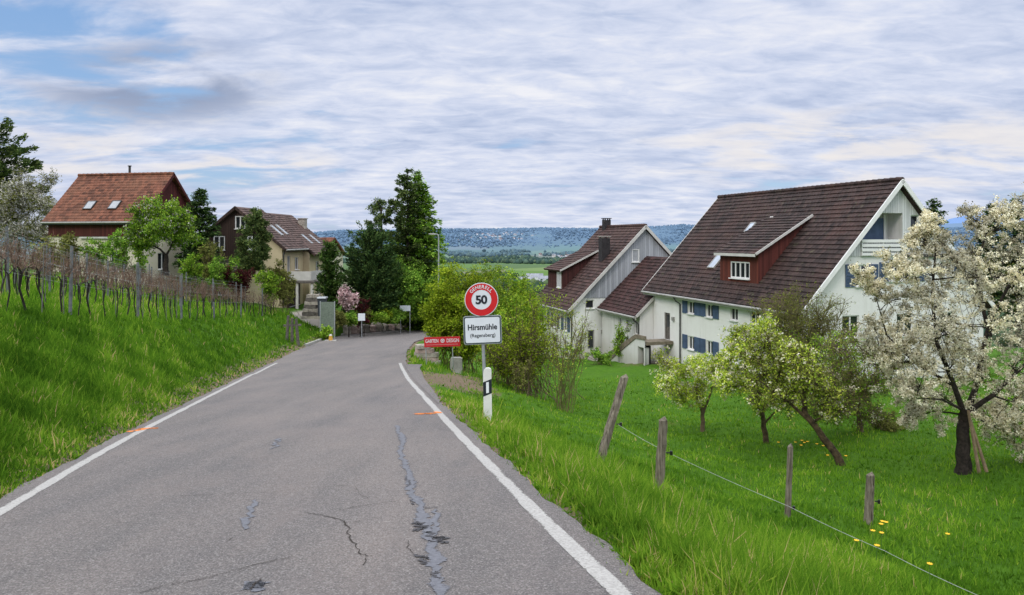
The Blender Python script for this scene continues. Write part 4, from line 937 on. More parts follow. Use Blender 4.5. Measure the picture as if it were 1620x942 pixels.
# --- orchard trees
b=gp(1112,668,24.5)
tree('pear_tree','small yellow green pear tree with sparse white blossom, nearest the stone steps','tree',b,P(1112,640,24.5),.075,
  blob(1095,598,24.5,66,32,22,13,1)+[(P(1110,625,24.5),.3),(P(1060,600,24.3),.35),(P(1140,580,24.7),.4)],
  [L_('crown','l_fresh',10000,.075,.05,.5),L_('blossom','b_white',3600,.05,.04,.9,10)],'twig',31,17,.007,1.5,limb_k=.5,leaders=[([P(1112,655,24.5),P(1102,625,24.4),P(1085,600,24.3)],.05),([P(1112,655,24.5),P(1125,622,24.6),P(1130,595,24.5)],.05)])
b=gp(1212,692,21.5)
tree('pear_tree','spreading pear tree with white blossom clusters and forked mossy trunk, second from the steps','tree',b,P(1205,650,21.5),.085,
  blob(1198,588,21.5,104,46,34,14,2)+blob(1190,525,21.8,40,25,7,12,3)+[(P(1255,640,21.3),.3),(P(1145,590,21.2),.35)],
  [L_('crown','l_fresh',17500,.075,.05,.5),L_('blossom','b_white',6500,.05,.04,.9,10)],'bark_moss',32,17,.007,1.5,limb_k=.4,leaders=[([P(1208,668,21.5),P(1195,625,21.4),P(1180,590,21.3),P(1185,540,21.5)],.06),([P(1208,672,21.5),P(1225,655,21.4),P(1250,640,21.3)],.035),([P(1206,655,21.5),P(1222,615,21.6),P(1245,580,21.6)],.055)])
b=gp(1335,735,18.3)
tree('fruit_tree','old fruit tree with reddish trunk leaning to the left','tree',b,P(1270,650,18.8),.10,
  blob(1270,615,19,78,52,24,16,4)+blob(1240,560,19.2,50,40,8,18,5),
  [L_('crown','l_olive',3600,.075,.06,.55),L_('new_leaves','l_fresh',6500,.07,.06,.5),L_('blossom','b_white',1500,.055,.04,.9,8)],'bark_moss',33,28,.007,1.5,limb_k=.35,leaders=[([P(1290,675,18.6),P(1240,630,18.9),P(1200,600,19.1)],.05),([P(1275,655,18.8),P(1270,600,19.),P(1285,550,19.2)],.06)])
b=gp(1362,692,22.5)
tree('fruit_tree','dense olive brown fruit tree in the shade left of the cherry','tree',b,P(1358,650,22.5),.085,
  blob(1350,600,22.5,80,55,26,22,6)+blob(1375,655,22.8,45,22,6,18,7)+blob(1300,625,22,40,45,10,18,57)+blob(1345,540,23,50,30,8,18,58),
  [L_('crown','l_olive',5200,.075,.07,.55),L_('new_leaves','l_spring',4200,.07,.06,.55),L_('blossom','b_white',1500,.05,.04,.9,10)],'twig',34,36,.007,1.1,limb_k=.4)
b=gp(1405,690,23.5)
tree('shrub','low dark shrub at the foot of the cherry','shrub',b,b,.03,blob(1405,672,23.5,30,18,8,14,8),[L_('crown','l_olive',2200,.08,.05,.55)],'twig',35,16,.007,1,.1)
b=gp(1262,600,30)
tree('willow_shrub','tall bare twiggy olive shrub in front of the white gable wall','shrub',b,b,.045,
  blob(1270,515,30,58,50,34,16,9)+blob(1250,560,29,50,30,12,16,59)+blob(1225,490,30,28,22,7,13,10)+blob(1320,520,30,25,40,8,14,11),
  [L_('crown','l_olive',9500,.07,.08,.5),L_('new_leaves','l_yellow',4500,.065,.06,.5)],'twig_olive',36,34,.010,1.9,.35,up=1.3)
b=gp(1340,600,27)
tree('shrub','spring green shrub behind the fruit trees','shrub',b,b,.04,blob(1330,575,27,60,40,16,20,12)+blob(1290,560,27,40,30,8,18,13),
  [L_('crown','l_spring',6000,.085,.06,.55)],'twig',37,18,.008,1.2,.3,up=.8)
# --- bushes right of the road
b=gp(720,560,38.5)
tree('bush','large bright yellow green bush behind the speed sign','bush',b,b,.05,
  blob(735,478,38.5,60,56,50,19,14)+blob(702,495,38.5,30,42,16,16,15)+blob(730,530,38.5,28,22,8,14,16),
  [L_('crown','l_yellow',52000,.115,.12,.6)],'twig_olive',41,14,.006,1.1,.6,up=.7)
b=gp(820,585,31)
tree('bush','tall green bush between the speed sign and the far white house','bush',b,b,.05,
  blob(800,480,33,52,58,36,19,17)+blob(828,520,31,34,45,18,18,18)+blob(800,545,31,40,30,10,16,19),
  [L_('crown','l_spring',30000,.095,.10,.6),L_('new_leaves','l_yellow',20000,.09,.10,.6)],'twig_olive',42,13,.006,1.1,.7,up=.8)
b=gp(845,585,29.5)
tree('bush','loose olive brown bush with bare stems at the edge of the lawn','bush',b,b,.03,
  blob(850,520,29.5,45,55,22,17,20)+blob(800,560,29,40,26,12,15,21)+blob(775,560,29,20,20,6,14,22),
  [L_('crown','l_yellow',11000,.08,.09,.5)],'twig',43,26,.008,1.4,.7,up=1.)
b=gp(888,608,26)
tree('vase_shrub','thin vase shaped shrub with bare spreading stems on the lawn','shrub',b,b,.022,
  blob(905,500,26,36,30,13,14,23)+blob(885,545,26,22,30,9,12,24)+blob(925,525,26,18,25,6,10,25),
  [L_('crown','l_fresh',1100,.06,.06,.5)],'twig_olive',44,9,.007,1.3,.13,up=1.)
b=gp(988,560,55)
tree('rose_shrub','slim green climbing shrub against the wing wall','shrub',b,b,.03,blob(988,535,54.6,15,24,14,8,26),[L_('crown','l_spring',2600,.12,.08,.6)],'twig',45,10,.01,1.,.2,up=.6)
b=gp(955,566,54)
tree('shrub','low dark green shrubs at the foot of the white wall','shrub',b,b,.03,blob(950,562,54,20,5,8,6,27)+blob(890,556,52,20,6,6,7,28),[L_('crown','l_ivy',2600,.13,.08,.6)],'twig',46,8,.01,1.,.5)
b=gp(825,592,28); 
tree('shrub','dark dead low bush under the loose bush','shrub',b,b,.03,blob(828,578,28,12,10,6,8,29),[L_('crown','l_olive',900,.07,.05,.6)],'twig',47,16,.007,1.,.2)
# --- trees beside the bend
b=gp(660,515,78)
conifer('spruce_tree','tallest dark green conifer beside the bend, ivy clad to the tip','',14.2,3.0,51,'l_ivy',1,.3) if False else None
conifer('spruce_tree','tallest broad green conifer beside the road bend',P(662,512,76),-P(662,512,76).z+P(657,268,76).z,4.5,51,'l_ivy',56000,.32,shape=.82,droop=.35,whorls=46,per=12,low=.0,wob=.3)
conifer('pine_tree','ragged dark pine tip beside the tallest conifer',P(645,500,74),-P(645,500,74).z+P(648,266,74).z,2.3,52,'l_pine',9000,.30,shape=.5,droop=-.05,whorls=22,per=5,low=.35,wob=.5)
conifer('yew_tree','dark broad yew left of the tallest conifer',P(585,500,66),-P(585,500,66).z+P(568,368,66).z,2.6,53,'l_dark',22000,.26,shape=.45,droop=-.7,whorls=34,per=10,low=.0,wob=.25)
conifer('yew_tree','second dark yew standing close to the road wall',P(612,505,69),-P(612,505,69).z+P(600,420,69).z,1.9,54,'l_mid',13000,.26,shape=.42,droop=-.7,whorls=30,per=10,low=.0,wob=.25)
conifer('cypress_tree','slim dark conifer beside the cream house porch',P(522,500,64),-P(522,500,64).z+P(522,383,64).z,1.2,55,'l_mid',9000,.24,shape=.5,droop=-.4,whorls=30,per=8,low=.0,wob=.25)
tree('thin_pine','thin pine with bare stem and open tufts behind the yews','tree',P(603,500,72),P(603,330,72),.14,
  [(P(x,y,72+d),r_*72/FOC) for x,y,d,r_ in ((600,322,0,13),(588,332,.4,10),(613,335,-.3,10),(620,318,.2,7),(585,352,.3,9),(598,350,-.5,11),(615,352,.2,10),(588,372,.3,10),(605,380,-.3,11),(622,372,.2,10),(585,395,0,10),(632,345,.4,10),(630,322,0,8),(640,305,0,9),(632,360,.3,10))],
  [L_('crown','l_pine',7500,.28,.10,.3)],'bark',56,14,.012,.9,limb_k=.3,nodes_t=(.6,.75,.9,1.))
b=P(650,505,70)
tree('deciduous_tree','dark round leafy tree under the tallest conifer','tree',b,P(650,480,70),.12,blob(655,455,71,42,45,30,20,30)+blob(630,480,69,26,24,10,16,31),[L_('crown','l_ivy',16000,.22,.15,.6)],'bark_dark',57,14,.012,1.)
b=gp(552,505,61)
tree('magnolia','pale pink magnolia in bloom above the garden wall','shrub',b,P(552,490,61),.05,blob(549,474,61,13,15,10,6,32),[L_('blossom','b_pink',1500,.17,.07,.8,5)],'bark_dark',58,9,.012,1.)
b=gp(572,500,62)
tree('maple_shrub','dark red leaved shrub beside the pink magnolia','shrub',b,b,.04,blob(574,483,62.5,13,11,9,7,33),[L_('crown','l_red',2200,.14,.07,.6)],'bark_dark',59,9,.012,1.,.15)
for k,(px,py,Y,rx,ry,mt,lab) in enumerate([(556,503,60,13,7,'l_ivy','low green cushion shrub below the magnolia'),(598,501,63.5,15,7,'l_spring','light green rockery plant right of the square white board'),(625,498,66.5,14,7,'l_ivy','dark rockery shrub in the middle of the garden wall'),(655,499,70,14,6,'l_spring','green rockery plant under the name board'),(534,505,58.0,12,12,'l_olive','olive shrub beside the green screen'),(516,528,55.5,13,7,'l_spring','low green plants under the green screen'),(694,514,70,16,12,'l_ivy','dark shrub at the inside of the bend'),(612,496,66,10,5,'l_yellow','yellowish tuft on the garden wall'),(575,496,63,11,6,'l_olive','brownish rockery plant left of the white board'),(640,496,71,10,5,'l_yellow','yellow green rockery tuft before the name board'),(672,495,73,14,9,'l_olive','olive shrub right of the name board'),(690,485,75,18,16,'l_ivy','dark green shrub at the foot of the tallest conifer'),(590,488,66.5,14,8,'l_mid','low dark green conifer shrub in the rockery')]):
    b=P(px,py+ry,Y); tree('rockery_shrub',lab,'shrub',b,b,.03,blob(px,py,Y,rx,ry,9,6,60+k),[L_('crown',mt,2200,.15,.10,.6)],'twig',70+k,8,.01,1.,.3)
# --- left side trees
conifer('pine_tree','dark pine cut by the left picture edge',P(-12,430,90),-P(-12,430,90).z+P(-12,196,90).z,5.4,81,'l_pine',20000,.46,shape=.35,droop=-.1,whorls=22,per=7,low=.25,wob=.45)
b=P(30,440,70)
tree('blossom_tree','greyish white blossoming tree at the left edge before the red roofed house','tree',b,P(30,400,70),.2,blob(30,345,70,58,62,50,18,34)+blob(50,305,70,42,30,14,14,35),
  [L_('blossom','b_grey',17000,.13,.14,.8,6),L_('crown','l_olive',11000,.16,.10,.6)],'bark_dark',82,16,.011,1.1)
b=P(262,432,48)
tree('apple_tree','fresh green tree with short dark trunk in front of the red roofed house','tree',b,P(263,405,48),.19,blob(252,357,48,48,45,44,16,36)+blob(290,365,48,24,30,8,15,37)+blob(215,375,48,20,24,6,14,38),
  [L_('crown','l_spring',19000,.13,.09,.6),L_('crown_deep_green','l_ivy',6000,.13,.09,.6),L_('blossom','b_grey',3000,.10,.06,.9,6)],'bark_dark',83,15,.011,1.05)  # second leaf set in deeper green, spread at random through the crown
conifer('conifer','dark conifer between the red roofed house and the timber gable',P(316,440,64),-P(316,440,64).z+P(306,297,64).z,1.9,84,'l_dark',14000,.26,shape=.55,droop=.1,whorls=30,per=9,low=.0)
tree('garden_pine','layered garden pine in front of the brown house','tree',P(402,436,60),P(402,345,60),.12,
  [(P(x,y,60+d),r_*60/FOC) for x,y,d,r_ in ((405,340,0,10),(398,350,.3,10),(412,352,-.3,9),(392,365,.2,12),(408,368,-.4,12),(420,372,.2,8),(385,385,.3,12),(402,388,-.6,13),(418,390,.1,9),(380,402,.2,10),(398,408,-.5,14),(416,406,.3,10),(388,422,0,12),(408,425,-.2,11))],
  [L_('crown','l_pine',15000,.22,.12,.35)],'bark_dark',85,14,.012,1.,limb_k=.3,nodes_t=(.2,.4,.6,.8,1.),up=.05)
for k,(px,py,Y,rx,ry,mt,nm,lab) in enumerate([(335,405,57,18,22,'l_olive','garden_bush','olive bush right of the fresh green tree'),(345,420,55,26,12,'l_ivy','garden_bush','low dark hedge clump before the timber gable'),(110,390,54,12,14,'l_olive','garden_bush','small yellowish bush under the red roofed eaves'),(160,395,53,34,14,'l_ivy','garden_bush','dark green hedge under the red roofed eaves'),(205,390,52,26,26,'l_ivy','garden_bush','dark bush left of the fresh green tree'),(305,420,52,22,14,'l_spring','garden_bush','light green bush at the foot of the cream wall'),(438,432,61,9,16,'l_olive','garden_bush','thin climbing bush against the cream wall'),(375,435,56,24,9,'l_red','garden_bush','reddish flower bed shrub before the garden pine'),(452,446,64,9,14,'l_olive','garden_bush','brownish bush in front of the porch'),(75,400,42,16,22,'l_olive','garden_bush','bare brownish bush behind the first vines'),(428,440,58,20,9,'l_spring','garden_bush','fresh low bush at the end of the vine rows')]):
    b=P(px,py+ry,Y); b.z=min(b.z,max(b.z-3,Tz(b.x,b.y)))
    tree(nm,lab,'bush',b,b,.04,blob(px,py,Y,rx,ry,12,9,90+k),[L_('crown',mt,3600,.15,.09,.6)],'twig',100+k,12,.01,1.1,.4,up=.6)
# conifers behind the cherry, far right
conifer('conifer','dark conifer top left of the pair behind the cherry blossom',Vector((U(1566)*62,62,-8)),8+P(1566,318,62).z,2.2,121,'l_dark',11000,.3,shape=.7,droop=.15,whorls=26,per=8,low=.2)
conifer('conifer','dark conifer cut by the right picture edge behind the cherry',Vector((U(1610)*60,60,-8)),8+P(1610,311,60).z,2.6,122,'l_dark',13000,.3,shape=.7,droop=.15,whorls=26,per=8,low=.2)
conifer('conifer','conifer peeping over the right slope of the white gable',Vector((U(1478)*64,64,-8)),8+P(1478,312,64).z,2.0,123,'l_dark',9000,.3,shape=.6,droop=.1,whorls=24,per=8,low=.2)

# ------------------------------------------------------------------ vineyard
def vine_protos(nv,prefix):
    out=[]
    for k in range(nv):
        r=random.Random(300+k); t=thing('grape_vine','','grape vine',(0,-200,-60)); m=MB()
        lean=r.uniform(-.30,.30); h=r.uniform(.75,.95); s=r.uniform(.015,.025)
        pts=[(0,0,-.1),(lean*.2+r.uniform(-.03,.03),lean*.3,.25*h),(r.uniform(-.03,.03)+lean*.3,lean*.8,.6*h),(0,lean*1.3,h)]
        m.tube(pts,[s*1.35,s*1.1,s,s*1.5],6)
        m.tube([(0,lean*1.3,h),(0,lean*1.3+.28,h+.1),(r.uniform(-.04,.04),lean*1.3+.5,h+.06)],[s*.8,s*.6,s*.35],5)
        if r.random()<.7: m.tube([(0,lean*1.3,h),(0,lean*1.3-.2,h+.12),(0,lean*1.3-.42,h+.05)],[s*.7,s*.5,s*.3],5)
        m.build('trunk',M['vine_bark'],t)
        P0=[];P1=[];R0=[];R1=[]
        for q in range(11):
            y=lean*1.3+r.uniform(-.5,.55); z=h+.08; p=np.array([r.uniform(-.05,.05),y,z])
            for e in range(4):
                d=np.array([r.uniform(-.09,.09),r.uniform(-.24,.24),r.uniform(.03,.25)]); P0.append(p);P1.append(p+d);R0.append(.008-.001*e);R1.append(.007-.001*e)
                if r.random()<.5:
                    P0.append(p+d);P1.append(p+d+np.array([r.uniform(-.12,.12),r.uniform(-.22,.22),r.uniform(-.05,.12)]));R0.append(.005);R1.append(.003)
                p=p+d
        m=MB(); q=r.uniform(-.04,.04)
        if k in (1,3,6): m.tube([(.05,lean*1.3,-.1),(.05+q,lean*1.3+q,r.uniform(1.45,1.75))],.011,4); m.build('stake',M['vine_stake'],t)
        sv,sq=sticks(np.array(P0),np.array(P1),np.array(R0),np.array(R1)); np_quads('canes',sv,sq,M['cane'],t)
        out.append(t)
    return out
protos=vine_protos(7,''); used=[False]*7
rv=random.Random(9)
rowlab=['front row of the vineyard nearest the road','second row of the vineyard up from the road','third row of the vineyard','fourth row of the vineyard','fifth row of the vineyard','uppermost row of the vineyard below the houses']
cnt=0
for row in range(6):
    off=3.62+row*2.15; ys_=[]; y=9.5+row*1.2
    yend=56+row*.6
    pst=thing('vine_trellis','grey posts and wires of the '+rowlab[row],'trellis',(float(xl(19))-off,19,0)); base=Vector(pst.location); 
    def rowpos(y):
        x=float(xl(y))-.28-off; return Vector((x,y,Tz(x,y)))
    i=0
    k=0
    posts=[]
    y_=12.2+row*1.7 if row else 12.6
    while y_<yend:
        p=rowpos(y_); posts.append(p); m=MB(); h=1.95+rv.uniform(-.12,.1); lx_,ly_=rv.uniform(-.05,.05),rv.uniform(-.05,.09)
        m.tube([p-base-Vector((0,0,.2)),p-base+Vector((lx_,ly_,h))],[.048,.044],6); m.build('post',M['vine_post'],pst); y_+=6.4+rv.uniform(-.2,.2)
    wm=MB()
    for hz in (.85,1.25,1.65,1.85):
        wm.tube([p-base+Vector((0,0,hz)) for p in posts],.0022,3,False)
    wm.build('wire',M['wire'],pst)
    while y<yend:
        p=rowpos(y); j=rv.randrange(7)
        if not used[j]: o=protos[j]; used[j]=True
        else: o=copy_tree(protos[j])
        o.location=p; o.rotation_euler=(0,0,math.atan2(-(float(xl(y+1))-float(xl(y))),1)+(0 if rv.random()<.5 else PI)); s=rv.uniform(.9,1.12); o.scale=(s,s,s)
        lab='bare grape vine in the '+rowlab[row]; o['label']=lab; o['group']='bare vines in the '+rowlab[row]; cnt+=1
        y+=1.02+rv.uniform(-.08,.08)+row*.02
# timber end post of the vineyard
p=gp(462,505,46)
ep=thing('end_post','dark timber strainer posts at the lower end of the vineyard','post',p)
for dx,h,l in ((-.35,1.75,.12),(.0,1.6,.0),(.4,1.55,-.15)):
    m=MB(); m.tube([(dx,0,-.2),(dx+l,0,h)],[.10,.085],7); m.build('post',M['timber'],ep)
m=MB(); m.boxa((.02,0,1.15),(.55,0,.02),(0,.05,0),(0,0,.06)); m.build('rail',M['timber'],ep)

# ------------------------------------------------------------------ roadside things
def text_mesh(s,width=None,height=None,bold=.0,space=1.):
    cu=bpy.data.curves.new('lettering','FONT'); cu.body=s; cu.size=1; cu.offset=bold; cu.align_x='LEFT'; cu.space_character=space; cu.resolution_u=4
    o=bpy.data.objects.new('lettering',cu); COL.objects.link(o); dg=bpy.context.evaluated_depsgraph_get(); me=bpy.data.meshes.new_from_object(o.evaluated_get(dg)); bpy.data.objects.remove(o); bpy.data.curves.remove(cu)
    co=np.array([v.co[:] for v in me.vertices]); mn,mx=co.min(0),co.max(0); sx=width/(mx[0]-mn[0]) if width else None; sy=height/(mx[1]-mn[1]) if height else None
    if sx is None: sx=sy
    if sy is None: sy=sx
    c=(mn+mx)/2
    for v in me.vertices: v.co=Vector(((v.co.x-c[0])*sx,0,(v.co.y-c[1])*sy))
    return me
def place_text(name,me,mat,parent,loc):
    o=link(name,me,mat,parent); o.location=loc; return o
def disc(mb,r0,r1,y,n=48,z=0,x=0):
    for i in range(n):
        a,b=2*PI*i/n,2*PI*(i+1)/n
        q=[(x+r1*math.cos(a),y,z+r1*math.sin(a)),(x+r1*math.cos(b),y,z+r1*math.sin(b))]
        if r0>0: mb.poly(q+[(x+r0*math.cos(b),y,z+r0*math.sin(b)),(x+r0*math.cos(a),y,z+r0*math.sin(a))])
        else: mb.poly(q+[(x,y,z)])
def rrect(w,h,r,y,z,n=6):
    pts=[]
    for cx,cz,a0 in ((w/2-r,h/2-r,0),(-w/2+r,h/2-r,90),(-w/2+r,-h/2+r,180),(w/2-r,-h/2+r,270)):
        for i in range(n+1): a=math.radians(a0+90*i/n); pts.append((cx+r*math.cos(a),y,z+cz+r*math.sin(a)))
    return pts
SY=13.6
sb=Vector((U(769)*SY,SY,0)); sb.z=Tz(sb.x,sb.y)
sg=thing('speed_sign','round 50 speed limit sign above white place name plate on grey pole','road sign',sb); sg.rotation_euler=(0,math.radians(-2.2),math.radians(2))
zc_=P(0,474,SY).z-sb.z; zp_=P(0,522,SY).z-sb.z
m=MB(); m.tube([(0,.03,-.3),(0,.03,zc_+.22)],.03,10); m.build('pole',M['galv'],sg)
m=MB(); m.prism([(.31*math.cos(2*PI*i/48),-.02,zc_+.31*math.sin(2*PI*i/48)) for i in range(48)],(0,.02,0)); dk=m.build('speed_disc',M['sign_white'],sg)
m=MB(); disc(m,.182,.296,-.024,48,zc_); m.build('red_ring',M['sign_red'],dk)
place_text('lettering',text_mesh('50',.215,.165,.035,.92),M['sign_black'],dk,(0,-.026,zc_))
# GENERELL on the ring
verts=[];faces=[]
adv={'G':1.05,'E':.9,'N':1.05,'R':.95,'L':.85}; word='GENERELL'; tot=sum(adv[c] for c in word); span=math.radians(112); cur=-tot/2
for ch in word:
    me=text_mesh(ch,None,.062,.02); ang=(cur+adv[ch]/2)/tot*span; cur+=adv[ch]; n0=len(verts); rr_=.238
    for v in me.vertices:
        x,z=v.co.x,v.co.z+rr_; verts.append((x*math.cos(ang)+z*math.sin(ang),-.027,zc_-x*math.sin(ang)+z*math.cos(ang)))
    for p in me.polygons: faces.append(tuple(n0+i for i in p.vertices))
    bpy.data.meshes.remove(me)
me=bpy.data.meshes.new('lettering'); me.from_pydata(verts,[],faces); link('lettering',me,M['sign_white'],dk)
m=MB(); m.prism(rrect(.70,.525,.045,-.02,zp_),(0,.02,0)); pl_=m.build('name_plate',M['galv'],sg)
m=MB(); m.poly(rrect(.675,.50,.04,-.0235,zp_)); m.build('plate_border',M['sign_edge'],pl_)
m=MB(); m.poly(rrect(.635,.46,.03,-.0265,zp_)); m.build('plate_face',M['sign_white'],pl_)
place_text('lettering',text_mesh('Hirsmühle',.535,None,.024),M['sign_black'],pl_,(0,-.0295,zp_+.055)).scale=(1,1,1.12)
place_text('lettering',text_mesh('(Regensberg)',.46,None,.012),M['sign_black'],pl_,(.0,-.0295,zp_-.105)).scale=(1,1,1.05)
for zz in (zc_+.12,zc_-.12,zp_+.12,zp_-.12):
    m=MB(); m.box(-.05,.001,zz-.018,.05,.064,zz+.018); m.build('clamp',M['galv'],sg)
# delineator
DY=12.95; db=gp(772,665,DY)
de=thing('delineator_post','white roadside marker post with black band and reflector','marker post',db); de.rotation_euler=(0,math.radians(-.8),0)
hd=P(0,582,DY).z-db.z
m=MB(); w=.072; pr=[(-w,0,-.2),(w,0,-.2),(w,0,hd-.05),(w*.8,0,hd-.015),(w*.3,0,hd),(-w*.35,0,hd-.005),(-w*.85,0,hd-.05),(-w,0,hd-.09)]
m.prism([(x,-.035,z) for x,_,z in pr],(0,.07,0)); m.build('post',M['delin'],de)
m=MB(); m.prism([(-w-.002,-.038,hd-.50),(w+.002,-.038,hd-.44),(w+.002,-.038,hd-.19),(-w-.002,-.038,hd-.25)],(0,.076,0)); bd=m.build('black_band',M['sign_black'],de)
m=MB(); m.prism([(-.022,-.044,hd-.44),(.026,-.044,hd-.43),(.026,-.044,hd-.24),(-.022,-.044,hd-.25)],(0,.005,0)); m.build('reflector',M['refl'],bd)
# red banner GARTEN DESIGN
BY=32.5; bc=P(701,541,BY); bb=gp(701,560,BY)
bn=thing('banner_sign','long red GARTEN DESIGN sign on thin posts behind the verge','sign',bb); bn.rotation_euler=(0,math.radians(-1.8),0)
bw_,bh_=57*BY/FOC,15.5*BY/FOC; hz=bc.z-bb.z
m=MB(); m.box(-bw_/2,-.015,hz-bh_/2,bw_/2,.015,hz+bh_/2); bp=m.build('board',M['banner'],bn)
place_text('lettering',text_mesh('GARTEN',bw_*.36,.16,.008),M['sign_white'],bp,(-bw_*.285,-.02,hz+.05))
place_text('lettering',text_mesh('DESIGN',bw_*.34,.16,.008),M['sign_white'],bp,(bw_*.295,-.02,hz+.05))
m=MB(); disc(m,.066,.088,-.02,24,hz+.05,.02); disc(m,0,.022,-.02,16,hz+.05,.02)
for i in range(6):
    a=2*PI*i/6; m.boxa((.02+.044*math.cos(a),-.0205,hz+.05+.044*math.sin(a)),(.02*math.cos(a),0,.02*math.sin(a)),(0,.0008,0),(-.009*math.sin(a),0,.009*math.cos(a)))
m.build('emblem',M['sign_white'],bp)
m=MB()
for i in range(26):
    x0=-bw_*.44+i*bw_*.034; m.box(x0,-.021,hz-.135,x0+bw_*.024,-.0155,hz-.105)
m.build('small_lettering',plain('pale_red_print',(.55,.22,.22),.6,.1,5,0),bp)
for x in (-bw_/2+.06,bw_/2-.35):
    m=MB(); m.tube([(x,.04,-.6),(x,.04,hz+bh_/2)],.022,6); m.build('post',M['galv'],bn)
# concrete marker stone and stack of stones behind
p=gp(722,565,33.2); st=thing('stone_pillar','pale grey concrete pillar behind the red sign','pillar',p); m=MB(); m.prism([(-.27,-.15,-.5),(.27,-.15,-.5),(.26,-.15,.62),(.20,-.15,.68),(-.20,-.15,.68),(-.26,-.15,.62)],(0,.3,0)); m.build('block',M['concrete'],st)
def rock(w,d,h,seed,mat,name,loc,label,cat,group=None,rotz=0):
    r=random.Random(seed); bm=bmesh.new(); bmesh.ops.create_icosphere(bm,subdivisions=3,radius=1)
    ph=[r.uniform(0,6) for _ in range(6)]
    for v in bm.verts:
        c=v.co; q=max(abs(c.x),abs(c.y),abs(c.z)); b_=c/q*.78; c=c*.45+b_*.55
        k_=1+.10*math.sin(3.1*c.x+ph[0])*math.sin(2.7*c.y+ph[1])+.08*math.sin(5*c.z+ph[2]+3*c.x)+.05*math.sin(9*c.y+ph[3])
        v.co=Vector((c.x*w*k_,c.y*d*k_,c.z*h*k_+h*.55))
    me=bpy.data.meshes.new(name); bm.to_mesh(me); bm.free(); o=link(name,me,mat); o.location=loc; o.rotation_euler=(0,0,rotz); tag(o,label,cat,group); return o
p=gp(672,558,37)
ss=thing('stacked_stones','stack of flat layered stones at the bend beside the red sign','stones',p)
for k in range(5):
    m=MB(); r=random.Random(k); w=.72-.06*k+r.uniform(-.1,.1); o=r.uniform(-.12,.12); n=9
    m.prism([(o+w*math.cos(2*PI*i/n)*r.uniform(.85,1.1),.35*math.sin(2*PI*i/n)*r.uniform(.85,1.1),-.15+k*.2) for i in range(n)],(0,0,.185)); m.build('slab',M['pinkstone'] if k%2 else M['stone'],ss)
# garden wall of boulders along the far kerb
wpix=[(545,524,.9),(556,521,1.),(566,521,.75),(575,520,.9),(586,519,.75),(594,515,1.0),(606,517,.8),(617,516,.7),(628,515,.75),(639,514,.7),(650,512,.9),(661,513,.75),(672,512,.8),(684,512,.7),(696,512,.7),(708,511,.7)]
for k,(px,py,s) in enumerate(wpix):
    y=float(np.interp(px,[p[0] for p in LL],[p[1] for p in Lp[1:-1]]))+.75; x=U(px)*y
    rock(.72*s*(1.25 if k%3 else 1),.45,.56*s,k,M['pinkstone'] if k%3==1 else M['stone'],'boulder',(x,y,float(zr(y))+.05),'rough boulder of the low garden wall beside the far kerb','boulder','boulders of the garden wall',random.uniform(-.3,.3))
# low wall face behind the boulders so the rockery sits on a bank
mb_=MB(); top=[]
for px in range(528,712,6):
    y=float(np.interp(px,[p[0] for p in LL],[p[1] for p in Lp[1:-1]]))+1.3; x=U(px)*y; top.append((x,y,float(zr(y))))
for p0,p1 in zip(top[:-1],top[1:]):
    mb_.poly([(p0[0],p0[1],p0[2]-.2),(p1[0],p1[1],p1[2]-.2),(p1[0],p1[1],p1[2]+.9),(p0[0],p0[1],p0[2]+.9)])
    mb_.poly([(p0[0],p0[1],p0[2]+.9),(p1[0],p1[1],p1[2]+.9),(p1[0]-.5,p1[1]+6,p1[2]+2.4),(p0[0]-.5,p0[1]+6,p0[2]+2.4)])
tag(mb_.build('rockery_bank',M['ground']),kind='structure')
# signs and boxes on the far side
def board(px,py,Y,w,h,label,mat='sign_white',posts=1):
    c=P(px,py,Y); b=Vector((c.x,c.y,min(Tz(c.x,c.y),c.z-.6))); t=thing('notice_board',label,'sign',b); hz=c.z-b.z
    m=MB(); m.box(-w/2,-.02,hz-h/2,w/2,.02,hz+h/2); m.build('board',M[mat],t)
    for x in ((0,) if posts==1 else (-w/2+.05,w/2-.05)): m=MB(); m.tube([(x,.05,-.2),(x,.05,hz+h*.45)],.03,6); m.build('post',M['galv'],t)
board(572,502,59,.56,.58,'small square white board in the rockery'); board(641,488,67.5,.95,.5,'white name board on two posts under the dark trees','sign_white',2)
c=P(518,517,57); b=gp(518,519,56.5)
t=thing('screen_panel','grey green upright screen panel beside the drive','screen',Vector((c.x,c.y,b.z))); hp=P(0,478,57).z-b.z
m=MB(); m.box(-.52,-.02,P(0,520,57).z-b.z,.52,.02,hp); m.build('panel',M['green_mesh'],t)
for x in (-.55,.55): m=MB(); m.box(x-.035,-.035,-.3,x+.035,.035,hp+.05); m.build('post',M['galv'],t)
b=P(510,500,59); t=thing('wheelie_bin','dark grey wheeled bin behind the screen panel','bin',b); hb=P(0,470,59).z-b.z
m=MB(); m.prism([(-.26,-.28,0),(.26,-.28,0),(.32,-.32,hb-.1),(-.32,-.32,hb-.1)],(0,.6,0)); m.build('body',M['bin'],t); m=MB(); m.prism([(-.35,-.36,hb-.1),(.35,-.36,hb-.1),(.33,-.3,hb),(-.33,-.3,hb)],(0,.7,0)); m.build('lid',M['galv'],t)
b=gp(523,537,54.5); t=thing('hydrant','small yellow hydrant post on the kerb','hydrant',b); m=MB(); m.tube([(0,0,-.2),(0,0,.22),(0,0,.42),(0,0,.48)],[.15,.15,.12,.04],10); m.build('body',M['yellow'],t); m=MB(); m.tube([(0,0,.46),(0,0,.56)],[.13,.06],10); m.build('cap',M['trim'],t); m=MB(); m.box(-.42,-.25,-.3,.42,.25,.12); m.build('base',M['concrete'],t)
